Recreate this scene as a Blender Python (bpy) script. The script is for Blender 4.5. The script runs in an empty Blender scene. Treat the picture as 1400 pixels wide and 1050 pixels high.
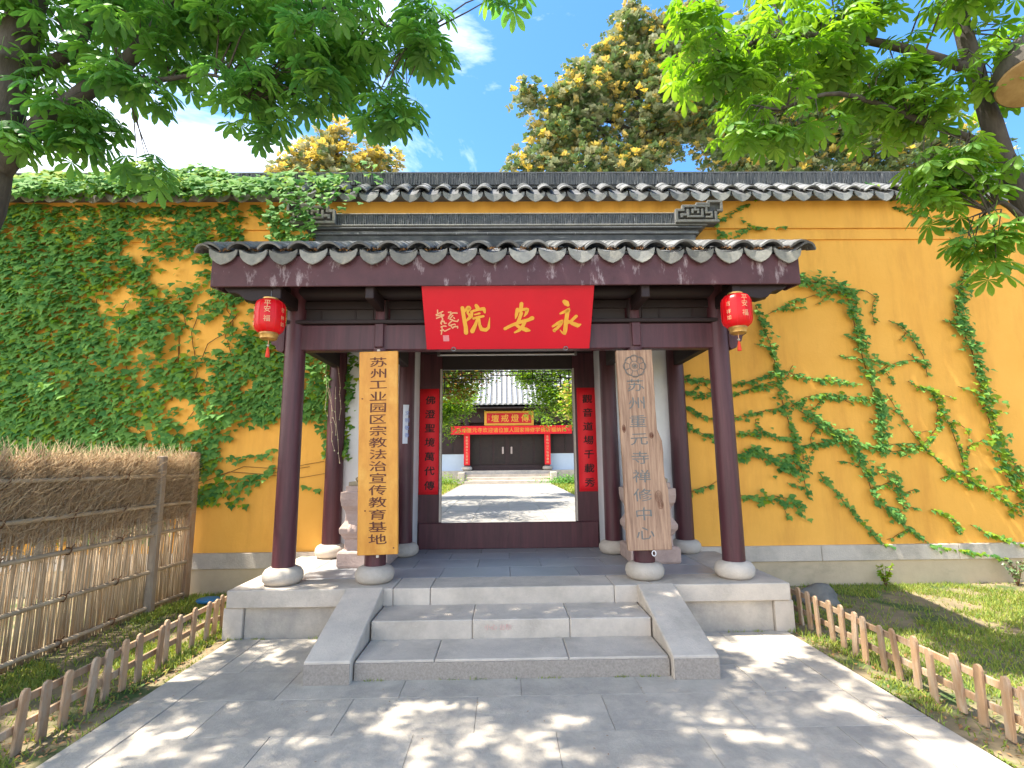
import bpy, bmesh, math, random
import numpy as np
from mathutils import Vector, Matrix, Euler
R = math.radians
random.seed(7); rng = np.random.default_rng(7)
scene = bpy.context.scene
col = scene.collection

# ---------------------------------------------------------------- camera, sky, sun, exposure
cam_d = bpy.data.cameras.new('camera'); cam = bpy.data.objects.new('camera', cam_d); col.objects.link(cam)
cam_d.sensor_width = 36; cam_d.lens = 36*692/1400; cam_d.clip_start = .05; cam_d.clip_end = 2000
_p, _r, _y = R(8.62), R(.6), R(.907)
_f = Vector((math.sin(_y)*math.cos(_p), math.cos(_y)*math.cos(_p), math.sin(_p)))
_x0 = Vector((math.cos(_y), -math.sin(_y), 0)); _u0 = _x0.cross(_f)
_x = _x0*math.cos(_r)-_u0*math.sin(_r); _u = _x0*math.sin(_r)+_u0*math.cos(_r)
cam.matrix_world = Matrix(((_x.x,_u.x,-_f.x,0),(_x.y,_u.y,-_f.y,0),(_x.z,_u.z,-_f.z,1.7),(0,0,0,1)))
scene.camera = cam
SUN = Vector((.42, .075, -1)).normalized()          # the way the light travels
SUN_STRENGTH, SKY_STRENGTH, EXPOSURE = 3.1, .15, 2.15
sun_d = bpy.data.lights.new('sun', 'SUN'); sun_d.energy = SUN_STRENGTH; sun_d.angle = R(.53); sun_d.color = (1, .93, .8)
sun = bpy.data.objects.new('sun', sun_d); col.objects.link(sun)
sun.rotation_euler = SUN.to_track_quat('-Z', 'Y').to_euler()
world = bpy.data.worlds.new('World'); scene.world = world; world.use_nodes = True
wn = world.node_tree.nodes; wl = world.node_tree.links; wn.clear()
sky = wn.new('ShaderNodeTexSky'); sky.sky_type = 'NISHITA'; sky.sun_disc = False
sky.sun_elevation = math.asin(-SUN.z); sky.sun_rotation = math.atan2(-SUN.x, -SUN.y)
sky.air_density = 1.0; sky.dust_density = .6; sky.ozone_density = 2.0
tc = wn.new('ShaderNodeTexCoord'); mp = wn.new('ShaderNodeMapping'); mp.inputs['Scale'].default_value = (1.3, 1.0, 2.2)
mp.inputs['Location'].default_value = (.35, 0, .2); mp.inputs['Rotation'].default_value = (0, R(38), 0)
wl.new(tc.outputs['Generated'], mp.inputs['Vector'])
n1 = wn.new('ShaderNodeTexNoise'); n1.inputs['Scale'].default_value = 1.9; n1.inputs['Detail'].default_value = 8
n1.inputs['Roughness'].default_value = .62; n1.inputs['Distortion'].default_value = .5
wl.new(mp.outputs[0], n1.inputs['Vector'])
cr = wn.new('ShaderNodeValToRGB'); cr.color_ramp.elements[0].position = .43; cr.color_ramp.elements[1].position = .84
sx = wn.new('ShaderNodeSeparateXYZ'); wl.new(tc.outputs['Generated'], sx.inputs[0])
def wm(op, a, b):
    n = wn.new('ShaderNodeMath'); n.operation = op
    for i, v in enumerate((a, b)):
        if isinstance(v, (int, float)): n.inputs[i].default_value = v
        else: wl.new(v, n.inputs[i])
    return n.outputs[0]
low = wm('MULTIPLY', wm('SUBTRACT', .50, sx.outputs['Z']), .55)      # more cloud towards the left; horizon ring of cloud, mostly unseen, added for fill
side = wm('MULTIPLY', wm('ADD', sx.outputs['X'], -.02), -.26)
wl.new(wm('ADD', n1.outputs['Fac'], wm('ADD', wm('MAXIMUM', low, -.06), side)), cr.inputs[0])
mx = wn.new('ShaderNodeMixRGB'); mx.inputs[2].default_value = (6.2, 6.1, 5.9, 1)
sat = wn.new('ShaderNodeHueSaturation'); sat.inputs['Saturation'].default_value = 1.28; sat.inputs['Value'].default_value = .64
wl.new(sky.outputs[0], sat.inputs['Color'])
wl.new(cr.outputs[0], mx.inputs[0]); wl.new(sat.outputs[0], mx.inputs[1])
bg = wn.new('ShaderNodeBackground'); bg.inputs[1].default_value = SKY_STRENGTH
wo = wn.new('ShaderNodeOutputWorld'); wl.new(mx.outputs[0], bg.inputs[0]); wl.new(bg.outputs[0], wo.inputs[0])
vs = scene.view_settings; vs.view_transform = 'Standard'; vs.look = 'None'; vs.gamma = 1; vs.use_curve_mapping = False
vs.exposure = EXPOSURE
scene.cycles.max_bounces = 8; scene.cycles.transparent_max_bounces = 8

# ---------------------------------------------------------------- materials
MATS = {}
def srgb(*c):
    return tuple((x/255/12.92 if x/255 <= .04045 else ((x/255+.055)/1.055)**2.4) for x in c)
def mat(name, c1, c2=None, scale=4, rough=.7, bump=0., bscale=None, stretch=(1,1,1), var=.15, spec=.4, transl=0.,
        leafy=False, patch=None, metal=0., detail=6):
    """noise between two base colours, a second colour patch (wear), bump, a small change from piece to piece"""
    if name in MATS: return MATS[name]
    m = bpy.data.materials.new(name); m.use_nodes = True; N = m.node_tree.nodes; L = m.node_tree.links
    b = N['Principled BSDF']; out = N['Material Output']
    b.inputs['Roughness'].default_value = rough; b.inputs['Specular IOR Level'].default_value = spec
    b.inputs['Metallic'].default_value = metal
    t = N.new('ShaderNodeTexCoord'); mpp = N.new('ShaderNodeMapping'); mpp.inputs['Scale'].default_value = stretch
    oi = N.new('ShaderNodeObjectInfo')
    ofs = N.new('ShaderNodeVectorMath'); ofs.operation = 'ADD'
    mulr = N.new('ShaderNodeMath'); mulr.operation = 'MULTIPLY'; mulr.inputs[1].default_value = 37.
    L.new(oi.outputs['Random'], mulr.inputs[0]); L.new(t.outputs['Object'], ofs.inputs[0]); L.new(mulr.outputs[0], ofs.inputs[1])
    L.new(ofs.outputs[0], mpp.inputs['Vector'])
    n = N.new('ShaderNodeTexNoise'); n.inputs['Scale'].default_value = scale; n.inputs['Detail'].default_value = detail
    n.inputs['Roughness'].default_value = .65
    L.new(mpp.outputs[0], n.inputs['Vector'])
    mix = N.new('ShaderNodeMixRGB'); mix.inputs[1].default_value = (*c1, 1); mix.inputs[2].default_value = (*(c2 or c1), 1)
    if leafy:
        at = N.new('ShaderNodeAttribute'); at.attribute_name = 'tint'
        ad = N.new('ShaderNodeMath'); ad.operation = 'ADD'; fr = N.new('ShaderNodeMath'); fr.operation = 'FRACT'
        L.new(at.outputs['Fac'], ad.inputs[0]); L.new(oi.outputs['Random'], ad.inputs[1]); L.new(ad.outputs[0], fr.inputs[0])
        L.new(fr.outputs[0], mix.inputs[0]); fac = fr.outputs[0]
    else:
        rp = N.new('ShaderNodeValToRGB'); rp.color_ramp.elements[0].position = .32; rp.color_ramp.elements[1].position = .68
        L.new(n.outputs['Fac'], rp.inputs[0]); L.new(rp.outputs[0], mix.inputs[0])
    colour = mix.outputs[0]
    if patch:
        pc, ps, lo, hi, pst = patch
        mp2 = N.new('ShaderNodeMapping'); mp2.inputs['Scale'].default_value = pst
        L.new(ofs.outputs[0], mp2.inputs['Vector'])
        n2 = N.new('ShaderNodeTexNoise'); n2.inputs['Scale'].default_value = ps; n2.inputs['Detail'].default_value = 7
        n2.inputs['Roughness'].default_value = .7
        L.new(mp2.outputs[0], n2.inputs['Vector'])
        r2 = N.new('ShaderNodeValToRGB'); r2.color_ramp.elements[0].position = lo; r2.color_ramp.elements[1].position = hi
        L.new(n2.outputs['Fac'], r2.inputs[0])
        m2 = N.new('ShaderNodeMixRGB'); m2.inputs[2].default_value = (*pc, 1)
        L.new(r2.outputs[0], m2.inputs[0]); L.new(colour, m2.inputs[1]); colour = m2.outputs[0]
    hs = N.new('ShaderNodeHueSaturation')
    mr = N.new('ShaderNodeMapRange'); mr.inputs[3].default_value = 1-var; mr.inputs[4].default_value = 1+var
    L.new(oi.outputs['Random'], mr.inputs[0]); L.new(mr.outputs[0], hs.inputs['Value']); L.new(colour, hs.inputs['Color'])
    L.new(hs.outputs[0], b.inputs['Base Color'])
    if bump:
        nb = N.new('ShaderNodeTexNoise'); nb.inputs['Scale'].default_value = bscale or scale*6; nb.inputs['Detail'].default_value = 8
        nb.inputs['Roughness'].default_value = .7; L.new(mpp.outputs[0], nb.inputs['Vector'])
        bp = N.new('ShaderNodeBump'); bp.inputs['Strength'].default_value = min(1, bump); bp.inputs['Distance'].default_value = .01
        L.new(nb.outputs['Fac'], bp.inputs['Height']); L.new(bp.outputs[0], b.inputs['Normal'])
    if transl:
        tr = N.new('ShaderNodeBsdfTranslucent'); ms = N.new('ShaderNodeMixShader'); ms.inputs[0].default_value = transl
        hs2 = N.new('ShaderNodeHueSaturation'); hs2.inputs['Saturation'].default_value = 1.15; hs2.inputs['Value'].default_value = 1.6
        hs2.inputs['Hue'].default_value = .485 if leafy else .5
        L.new(hs.outputs[0], hs2.inputs['Color']); L.new(hs2.outputs[0], tr.inputs['Color'])
        L.new(b.outputs[0], ms.inputs[1]); L.new(tr.outputs[0], ms.inputs[2]); L.new(ms.outputs[0], out.inputs['Surface'])
    MATS[name] = m; return m

M_wall = mat('ochre_plaster', (.86,.44,.080), (.79,.385,.062), 1.2, .85, .3, 24, var=0, patch=((.60,.27,.045), 1.1, .47, .86, (2.4,1,.45)))
M_white = mat('white_plaster', (.72,.72,.72), (.62,.63,.65), 2, .8, .15, 30, var=.03)
M_plinth = mat('tan_render', (.56,.45,.30), (.46,.36,.24), 2.5, .85, .3, 30, var=.04, patch=((.25,.22,.15), 1.5, .55, .9, (1,1,2)))
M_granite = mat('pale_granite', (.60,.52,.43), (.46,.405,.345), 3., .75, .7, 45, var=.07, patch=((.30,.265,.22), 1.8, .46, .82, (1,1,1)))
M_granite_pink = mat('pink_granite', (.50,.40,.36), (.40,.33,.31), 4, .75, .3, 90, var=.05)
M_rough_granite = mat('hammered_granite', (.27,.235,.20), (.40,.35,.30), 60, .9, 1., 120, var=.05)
M_paving = mat('grey_paving', (.50,.44,.36), (.38,.335,.28), 6, .78, .8, 45, var=.07, patch=((.26,.24,.215), 2.6, .46, .8, (1,1,1)))
M_floor = mat('smooth_slate_floor', (.34,.33,.33), (.26,.26,.27), 2, .4, .12, 50, var=.08)
M_joint = mat('dark_joint', (.31,.275,.225), (.36,.32,.265), 20, .95, .4, 60, var=0)
M_tile = mat('grey_clay_tile', (.19,.19,.19), (.11,.112,.118), 9, .9, .6, 60, var=.35, patch=((.27,.255,.22), 5, .55, .8, (1,1,1)))
M_tile_pale = mat('pale_clay_tile', (.25,.245,.225), (.165,.165,.16), 10, .85, .5, 70, var=.32, patch=((.36,.335,.28), 7, .5, .8, (1,1,1)))
M_tile_dark = mat('dark_ridge_tile', (.07,.075,.085), (.12,.125,.13), 7, .85, .5, 50, var=.2, patch=((.42,.42,.42), 9, .6, .72, (6,1,.7)))
M_mould = mat('dark_ridge_moulding', (.06,.065,.075), (.13,.13,.135), 4, .85, .5, 40, var=.1, patch=((.36,.36,.36), 3, .55, .75, (.5,1,4)))
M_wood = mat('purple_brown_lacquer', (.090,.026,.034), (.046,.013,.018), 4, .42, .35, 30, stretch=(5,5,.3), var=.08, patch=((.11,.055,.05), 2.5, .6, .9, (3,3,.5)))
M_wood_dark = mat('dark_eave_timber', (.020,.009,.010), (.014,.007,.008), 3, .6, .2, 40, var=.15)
M_fascia = mat('weathered_fascia', (.095,.036,.045), (.065,.026,.033), 4, .6, .3, 40, var=.08, patch=((.40,.33,.35), 4.2, .565, .69, (1.4,1,.5)))
M_red = mat('red_board', (.62,.008,.022), (.54,.006,.02), 1.5, .35, .03, 20, var=0)
M_redpaper = mat('red_paper', (.78,.012,.022), (.70,.01,.018), 3, .6, .1, 20, var=.03)
M_gold = mat('gold_letter_paint', (.78,.42,.06), (.70,.34,.04), 6, .4, .05, var=0)
M_goldpale = mat('pale_gold_paint', (.75,.42,.22), (.70,.36,.2), 6, .5, .05, var=0)
M_ink = mat('black_ink', (.012,.004,.004), (.03,.006,.006), 20, .6, var=0)
M_board1 = mat('golden_varnished_board', (.66,.31,.045), (.52,.21,.025), 3.5, .45, .25, 14, stretch=(2.5,2.5,.8), var=0, patch=((.72,.40,.08), 2.2, .5, .8, (1,1,1)))
M_board2 = mat('cracked_camphor_board', (.46,.30,.20), (.21,.12,.08), 5, .7, .8, 9, stretch=(8,8,.45), var=0, patch=((.52,.33,.22), 1.2, .5, .7, (1,1,.5)), detail=9)
M_carve1 = mat('brown_letter_paint', (.085,.022,.010), (.13,.035,.012), 12, .6, var=0)
M_carve2 = mat('grey_green_letter_paint', (.11,.12,.12), (.17,.17,.16), 25, .7, .4, var=0)
M_brass = mat('brass_ring', (.62,.38,.12), (.45,.26,.08), 30, .35, .1, var=.05, metal=.6)
M_lantern = mat('red_lantern_skin', (.75,.010,.016), (.66,.008,.014), 6, .35, .1, 20, var=.02, transl=.3)
M_tassel = mat('orange_red_tassel', (.75,.06,.02), (.6,.04,.02), 40, .7, var=.02)
M_reed = mat('dry_reed', (.70,.54,.35), (.46,.33,.20), 30, .85, .4, 60, var=.1, stretch=(1,1,.2), leafy=True)
M_brush = mat('dry_twigs', (.68,.49,.29), (.42,.285,.16), 30, .9, .3, 60, var=.1, leafy=True)
M_bamboo = mat('old_bamboo', (.48,.38,.26), (.32,.25,.17), 8, .7, .4, 40, stretch=(1,.2,1), var=.15)
M_post = mat('weathered_post', (.36,.30,.22), (.24,.18,.13), 5, .85, .5, 40, stretch=(4,4,.5), var=.1)
M_picket = mat('reddish_picket_wood', (.44,.28,.16), (.30,.18,.10), 5, .85, .6, 30, stretch=(5,5,.6), var=.28, patch=((.42,.35,.27), 4, .45, .75, (3,3,1)))
M_bark = mat('grey_bark', (.045,.038,.032), (.095,.082,.066), 7, .95, 1., 18, stretch=(2,2,.6), var=.05)
M_cut = mat('sawn_wood', (.42,.28,.13), (.28,.17,.07), 9, .7, .4, 30, var=0)
M_leafL = mat('chestnut_leaf', (.07,.20,.055), (.17,.35,.07), 4, .5, .15, 30, var=.0, transl=.5, leafy=True, spec=.35)
M_leafR = mat('chestnut_leaf_bright', (.09,.22,.03), (.22,.38,.06), 4, .45, .15, 30, var=.0, transl=.45, leafy=True, spec=.35)
M_ivy = mat('ivy_leaf', (.06,.19,.05), (.20,.37,.08), 4, .65, .1, 30, var=0, transl=.32, leafy=True, spec=.12)
M_ivyY = mat('young_and_sunlit_ivy_leaf', (.12,.26,.02), (.28,.36,.03), 4, .65, .1, 30, var=0, transl=.35, leafy=True, spec=.12)  # yellow-green for young leaves, and for sunlight painted into the coping ivy
M_stem = mat('brown_vine_stem', (.16,.07,.03), (.09,.045,.02), 20, .9, .2, var=.1)
M_mag_g = mat('magnolia_green', (.08,.15,.06), (.19,.27,.10), 4, .3, .1, 30, var=0, transl=.15, leafy=True, spec=.6)
M_mag_y = mat('magnolia_rust_flush', (.66,.54,.12), (.46,.38,.15), 4, .4, .1, 30, var=0, transl=.25, leafy=True, spec=.5)
M_mag_p = mat('magnolia_pale_back', (.34,.34,.21), (.22,.27,.15), 4, .5, .1, 30, var=0, transl=.2, leafy=True, spec=.4)
M_court = mat('court_leaf', (.08,.20,.03), (.24,.36,.05), 4, .5, var=0, transl=.4, leafy=True)
M_court_r = mat('court_leaf_rust', (.30,.10,.03), (.20,.20,.04), 4, .5, var=0, transl=.4, leafy=True)
M_soil = mat('garden_soil', (.30,.23,.13), (.17,.135,.08), 3, .95, .8, 25, var=0, patch=((.06,.10,.025), 1.6, .48, .62, (1,1,1)))
M_grass = mat('short_grass', (.12,.22,.035), (.36,.38,.08), 4, .7, var=0, transl=.3, leafy=True)
M_dry = mat('dry_leaf', (.36,.20,.08), (.20,.09,.04), 9, .8, .2, var=0, leafy=True)
M_stone = mat('carved_pink_stone', (.54,.40,.34), (.40,.29,.25), 6, .8, 1., 45, var=.04)
M_lionstone = mat('buff_lion_stone', (.36,.30,.20), (.27,.22,.15), 7, .8, .8, 40, var=.03)
M_rock = mat('garden_rock', (.22,.20,.17), (.13,.125,.11), 4, .9, 1., 14, var=0)
M_paper = mat('notice_paper', (.62,.66,.74), (.58,.62,.72), 4, .6, var=0)
M_blueink = mat('blue_ink', (.15,.22,.55), (.2,.28,.6), 4, .6, var=0)
M_redink = mat('faded_red_ink', (.60,.28,.25), (.60,.45,.41), 30, .8, var=0)
M_blue = mat('blue_plastic', (.03,.22,.45), (.02,.18,.4), 4, .4, var=0)
M_seal = mat('pale_seal', (.72,.30,.32), (.62,.2,.22), 30, .6, var=0)
M_dado = mat('hall_blue_white_plaster', (.60,.68,.78), (.52,.6,.7), 1, .8, var=.02)
M_steel = mat('grey_metal', (.3,.3,.3), (.2,.2,.2), 20, .4, metal=.8, var=0)
M_tube = mat('white_lamp_tube', (.75,.75,.75), (.7,.7,.7), 3, .3, var=0)
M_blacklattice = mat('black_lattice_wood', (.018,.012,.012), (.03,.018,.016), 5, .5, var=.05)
M_hallwood = mat('hall_brown_wood', (.045,.022,.022), (.03,.016,.017), 2, .6, .1, var=.05)

# ---------------------------------------------------------------- mesh helpers
class MB:
    def __init__(s): s.v = []; s.f = []
    def add(s, vs_, fs, M=None):
        b = len(s.v)
        s.v += [tuple(M @ Vector(p)) if M is not None else tuple(p) for p in vs_]
        s.f += [tuple(i+b for i in f) for f in fs]; return s
    def box(s, x0, x1, y0, y1, z0, z1, M=None):
        P = [(x0,y0,z0),(x1,y0,z0),(x1,y1,z0),(x0,y1,z0),(x0,y0,z1),(x1,y0,z1),(x1,y1,z1),(x0,y1,z1)]
        return s.add(P, [(0,3,2,1),(4,5,6,7),(0,1,5,4),(1,2,6,5),(2,3,7,6),(3,0,4,7)], M)
    def lathe(s, prof, n=24, cx=0, cy=0, cz=0, M=None, sq=False, a0=0.):
        vs_ = []; fs = []
        for (r, z) in prof:
            for k in range(n):
                a = 2*math.pi*k/n + a0
                vs_.append((cx+r*math.cos(a), cy+r*math.sin(a), cz+z))
        for j in range(len(prof)-1):
            for k in range(n):
                fs.append((j*n+k, j*n+(k+1)%n, (j+1)*n+(k+1)%n, (j+1)*n+k))
        fs.append(tuple(range(n-1, -1, -1))); fs.append(tuple((len(prof)-1)*n+k for k in range(n)))
        return s.add(vs_, fs, M)
    def tube(s, pts, rads, n=8):
        pts = [Vector(p) for p in pts]
        if not isinstance(rads, (list, tuple)): rads = [rads]*len(pts)
        vs_ = []; fs = []; prev = None
        for i, p in enumerate(pts):
            d = (pts[min(i+1, len(pts)-1)]-pts[max(i-1, 0)]).normalized()
            if prev is None: u = d.orthogonal().normalized()
            else: u = (prev-d*prev.dot(d)).normalized()
            prev = u; w = d.cross(u)
            for k in range(n):
                a = 2*math.pi*k/n; vs_.append(p+(u*math.cos(a)+w*math.sin(a))*rads[i])
        for j in range(len(pts)-1):
            for k in range(n): fs.append((j*n+k, j*n+(k+1)%n, (j+1)*n+(k+1)%n, (j+1)*n+k))
        fs.append(tuple(range(n-1, -1, -1))); fs.append(tuple((len(pts)-1)*n+k for k in range(n)))
        return s.add(vs_, fs)
    def prism(s, poly, axis, a, b, M=None):
        """poly in the two other axes (in x,y,z order), extruded from a to b along axis"""
        def P(p, t): return {'x': (t, p[0], p[1]), 'y': (p[0], t, p[1]), 'z': (p[0], p[1], t)}[axis]
        n = len(poly); vs_ = [P(p, a) for p in poly]+[P(p, b) for p in poly]
        fs = [tuple(range(n)), tuple(range(2*n-1, n-1, -1))]+[(i, n+i, n+(i+1)%n, (i+1)%n) for i in range(n)]
        return s.add(vs_, fs, M)

def W(o):
    v = Vector((0,0,0))
    while o is not None: v += o.location; o = o.parent
    return v
def mk(name, mb, m, bevel=0., smooth=False, off=(0,0,0)):
    me = bpy.data.meshes.new(name)
    v = np.array(mb.v, dtype=float)-np.array(off)
    me.from_pydata(v.tolist(), [], mb.f)
    bm = bmesh.new(); bm.from_mesh(me)
    bmesh.ops.recalc_face_normals(bm, faces=bm.faces)
    if bevel:
        es = [e for e in bm.edges if e.is_manifold and e.calc_face_angle(0) > .6]
        bmesh.ops.bevel(bm, geom=es, offset=bevel, segments=1, affect='EDGES', clamp_overlap=True)
    bm.to_mesh(me); bm.free()
    if smooth:
        me.polygons.foreach_set('use_smooth', [True]*len(me.polygons)); me.set_sharp_from_angle(angle=R(40))
    me.materials.append(m); return me
def part(name, mb, m, parent=None, bevel=0., smooth=False, kind=None, label=None, local=False):
    """one mesh object from world coordinates, made local to its parent (or already local)"""
    off = (0,0,0) if (parent is None or local) else tuple(W(parent))
    o = bpy.data.objects.new(name, mk(name, mb, m, bevel, smooth, off)); col.objects.link(o); o.parent = parent
    if kind: o['kind'] = kind
    if label: o['label'] = label
    return o
def inst(name, me, parent, loc, rot=(0,0,0), sc=(1,1,1)):
    o = bpy.data.objects.new(name, me); col.objects.link(o); o.parent = parent
    o.location = Vector(loc)-W(parent) if parent is not None else Vector(loc)
    o.rotation_euler = rot; o.scale = sc if isinstance(sc, (tuple, list)) else (sc,)*3
    return o
def tag(o, label=None, cat=None, group=None, kind=None):
    if label: o['label'] = label
    if cat: o['category'] = cat
    if group: o['group'] = group
    if kind: o['kind'] = kind
    return o
def thing(name, label, cat, loc=(0,0,0), group=None, rot=(0,0,0)):
    o = bpy.data.objects.new(name, None); o.empty_display_size = .1; col.objects.link(o); o.location = loc; o.rotation_euler = rot
    return tag(o, label, cat, group)
def scatter_mesh(name, tmpl, Ms, mats, midx=None, tint=True):
    """join many copies of one template (verts, faces) into one mesh; Ms = list of 4x4"""
    tv, tf = tmpl; tv = np.array(tv, float); n = len(tv); k = len(Ms)
    A = np.array([[list(r) for r in M] for M in Ms]).reshape(k, 4, 4)
    V = np.einsum('kij,nj->kni', A[:, :3, :3], tv)+A[:, None, :3, 3]
    V = V.reshape(-1, 3)
    ls = np.array([len(f) for f in tf]); flat = np.concatenate([np.array(f) for f in tf])
    F = (flat[None, :]+(np.arange(k)*n)[:, None]).ravel()
    LS = np.tile(ls, k); ST = np.concatenate([[0], np.cumsum(LS)[:-1]])
    me = bpy.data.meshes.new(name); me.vertices.add(len(V)); me.vertices.foreach_set('co', V.ravel())
    me.loops.add(len(F)); me.loops.foreach_set('vertex_index', F.astype(np.int32))
    me.polygons.add(len(LS)); me.polygons.foreach_set('loop_start', ST.astype(np.int32)); me.polygons.foreach_set('loop_total', LS.astype(np.int32))
    for m in mats: me.materials.append(m)
    if midx is not None:
        me.polygons.foreach_set('material_index', np.repeat(np.array(midx, np.int32), len(tf)))
    if tint:
        a = me.attributes.new('tint', 'FLOAT', 'FACE'); a.data.foreach_set('value', np.repeat(rng.random(k), len(tf)).astype(np.float32))
    me.update(calc_edges=True); return me
def obj(name, me, parent=None, kind=None, loc=(0,0,0)):
    o = bpy.data.objects.new(name, me); col.objects.link(o); o.parent = parent; o.location = loc
    if kind: o['kind'] = kind
    return o
def TRS(loc, rot, sc=1.):
    return Matrix.Translation(loc) @ Euler(rot, 'XYZ').to_matrix().to_4x4() @ Matrix.Diagonal((sc,sc,sc,1) if not isinstance(sc, tuple) else (*sc,1))
def text(name, s, size, m, parent, loc, rot=(R(90),0,0), sx=1., sy=1., weight=0., line=1., depth=.002, wobble=0.):
    """flat lettering: a text object turned into a thin mesh"""
    c = bpy.data.curves.new(name, 'FONT'); c.body = s; c.size = size; c.align_x = 'CENTER'; c.align_y = 'CENTER'
    c.offset = weight; c.extrude = depth/2; c.space_line = line; c.resolution_u = 3
    t = bpy.data.objects.new(name, c); col.objects.link(t)
    dg = bpy.context.evaluated_depsgraph_get(); dg.update()
    me = bpy.data.meshes.new_from_object(t.evaluated_get(dg)); bpy.data.objects.remove(t)
    v = np.empty(len(me.vertices)*3); me.vertices.foreach_get('co', v); v = v.reshape(-1, 3)
    if wobble:
        v[:, 0] += wobble*np.sin(v[:, 1]/size*9+v[:, 0]/size*3); v[:, 1] += wobble*np.sin(v[:, 0]/size*8)
    v[:, 0] *= sx; v[:, 1] *= sy; me.vertices.foreach_set('co', v.ravel())
    me.materials.clear(); me.materials.append(m); me.name = name
    o = bpy.data.objects.new(name, me); col.objects.link(o); o.parent = parent; o.location = loc; o.rotation_euler = rot
    return o
def brush(mb, strokes, x0, z0, s, y=0.):
    """brush strokes [(x,z,width)...] as flat raised shapes facing -y"""
    for i, st in enumerate(strokes):
        yy = y-.0012*i; pts = [(x0+a*s, z0+b*s, w*s*.5) for a, b, w in st]
        P = []
        for j in range(len(pts)-1):
            for q in range(4 if j < len(pts)-2 else 5):
                t = q/4; P.append(tuple(pts[j][k]*(1-t)+pts[j+1][k]*t for k in range(3)))
        Lf, Rt = [], []
        for j, p in enumerate(P):
            a = P[max(j-1, 0)]; b = P[min(j+1, len(P)-1)]; dx, dz = b[0]-a[0], b[1]-a[1]; l = math.hypot(dx, dz) or 1
            nx, nz = -dz/l, dx/l; Lf.append((p[0]+nx*p[2], p[1]+nz*p[2])); Rt.append((p[0]-nx*p[2], p[1]-nz*p[2]))
        def cap(p, q_, sgn):
            dx, dz = p[0]-q_[0], p[1]-q_[1]; l = math.hypot(dx, dz) or 1; dx /= l; dz /= l
            return [(p[0]+(dx*math.sin(a)+(-dz)*math.cos(a))*p[2], p[1]+(dz*math.sin(a)+dx*math.cos(a))*p[2]) for a in (R(35), R(90), R(145))]
        n = len(P)
        vs_ = []; fs = []
        for (a, b) in zip(Lf, Rt): vs_ += [(a[0], yy, a[1]), (b[0], yy, b[1])]
        for (a, b) in zip(Lf, Rt): vs_ += [(a[0], y+.004, a[1]), (b[0], y+.004, b[1])]
        for j in range(n-1):
            fs += [(2*j, 2*j+1, 2*j+3, 2*j+2), (2*j, 2*j+2, 2*n+2*j+2, 2*n+2*j), (2*j+1, 2*n+2*j+1, 2*n+2*j+3, 2*j+3)]
        b0 = len(vs_)
        for (p, q_, i0, i1) in ((P[-1], P[-2], 2*n-2, 2*n-1), (P[0], P[1], 1, 0)):
            c = cap(p, q_, 1); k = len(vs_); vs_ += [(x, yy, z) for x, z in c]; fs.append((i0, k, k+1, k+2, i1))
        mb.add(vs_, fs)

XC = .05
P = .46                                     # platform height
# ---------------------------------------------------------------- ground, paving
def grid_sheet(name, x0, x1, y0, y1, z, m, nx, ny, amp=0., kind='structure', label=None, parent=None):
    mb = MB(); xs = np.linspace(x0, x1, nx+1); ys = np.linspace(y0, y1, ny+1)
    for y in ys:
        for x in xs: mb.v.append((x, y, z+amp*(math.sin(x*3.1+y*1.7)+math.sin(y*4.3-x*1.3)+.6*math.sin(x*9+y*7))))
    for j in range(ny):
        for i in range(nx): a = j*(nx+1)+i; mb.f.append((a, a+1, a+nx+2, a+nx+1))
    return part(name, mb, m, parent, kind=kind, smooth=True, label=label)
mb = MB().box(-600, 600, -600, 700, -.9, -.06)
tag(part('ground', mb, M_soil), kind='structure', label='bare earth reaching to the horizon around the temple wall')
for s in (-1, 1):
    a, b = (XC+s*2.76, XC+s*12); lo, hi = min(a, b), max(a, b)
    g = grid_sheet('garden_soil', lo, hi, -4, 7.12, -.012, M_soil, 60, 60, .006)
    tag(g, 'patchy earth strip behind the reed fence' if s < 0 else 'patchy lawn earth in front of the bare ochre wall')
pv = part('pavement', MB().box(XC-2.74, XC+2.74, -8, 5.35, -.055, -.012), M_joint)
tag(pv, 'grey stone paving leading up to the gate steps', kind='structure')
def slab_mesh(w, d, h, m, bev=.004, name='paving_slab'):
    return mk(name, MB().box(-w/2, w/2, -d/2, d/2, -h, 0), m, bev)
rs = random.Random(3)
y = -1.0; r_ = 0
sm = {}
while y < 5.3:
    d = .5 if y < 4.8 else 5.3-y
    d = min(d, 5.3-y)
    if d < .08: break
    x = XC-2.44; off = (.0, .52, .2, .7)[r_ % 4]; first = True
    while x < XC+2.44-.01:
        w = .9 if not first else .9-off+.001
        w = min(w, XC+2.44-x)
        if w > .05:
            k = (round(w, 2), round(d, 2))
            if k not in sm: sm[k] = slab_mesh(w-.004, d-.004, .04, M_paving, .0015)
            inst('paving_slab', sm[k], pv, (x+w/2, y+d/2, rs.uniform(-.0015, .0015)), (rs.uniform(-.001,.001), rs.uniform(-.001,.001), 0))
        x += w; first = False
    y += d; r_ += 1
for s in (-1, 1):                                       # long border stones
    y = -1.
    while y < 5.3:
        d = min(1.15, 5.32-y)
        if d < .05: break
        k = ('b', round(d, 2))
        if k not in sm: sm[k] = slab_mesh(.29, d-.008, .05, M_paving, name='border_slab')
        inst('border_slab', sm[k], pv, (XC+s*2.59, y+d/2, .002)); y += d

# ---------------------------------------------------------------- stone platform with steps
pf = thing('stone_platform', 'pale granite platform with three steps and sloping side ramps under the gate', 'platform', (XC, 5.3, 0))
part('core', MB().box(XC-2.74, XC+2.74, 5.40, 7.9, -.05, P-.06), M_granite, pf)
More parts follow.
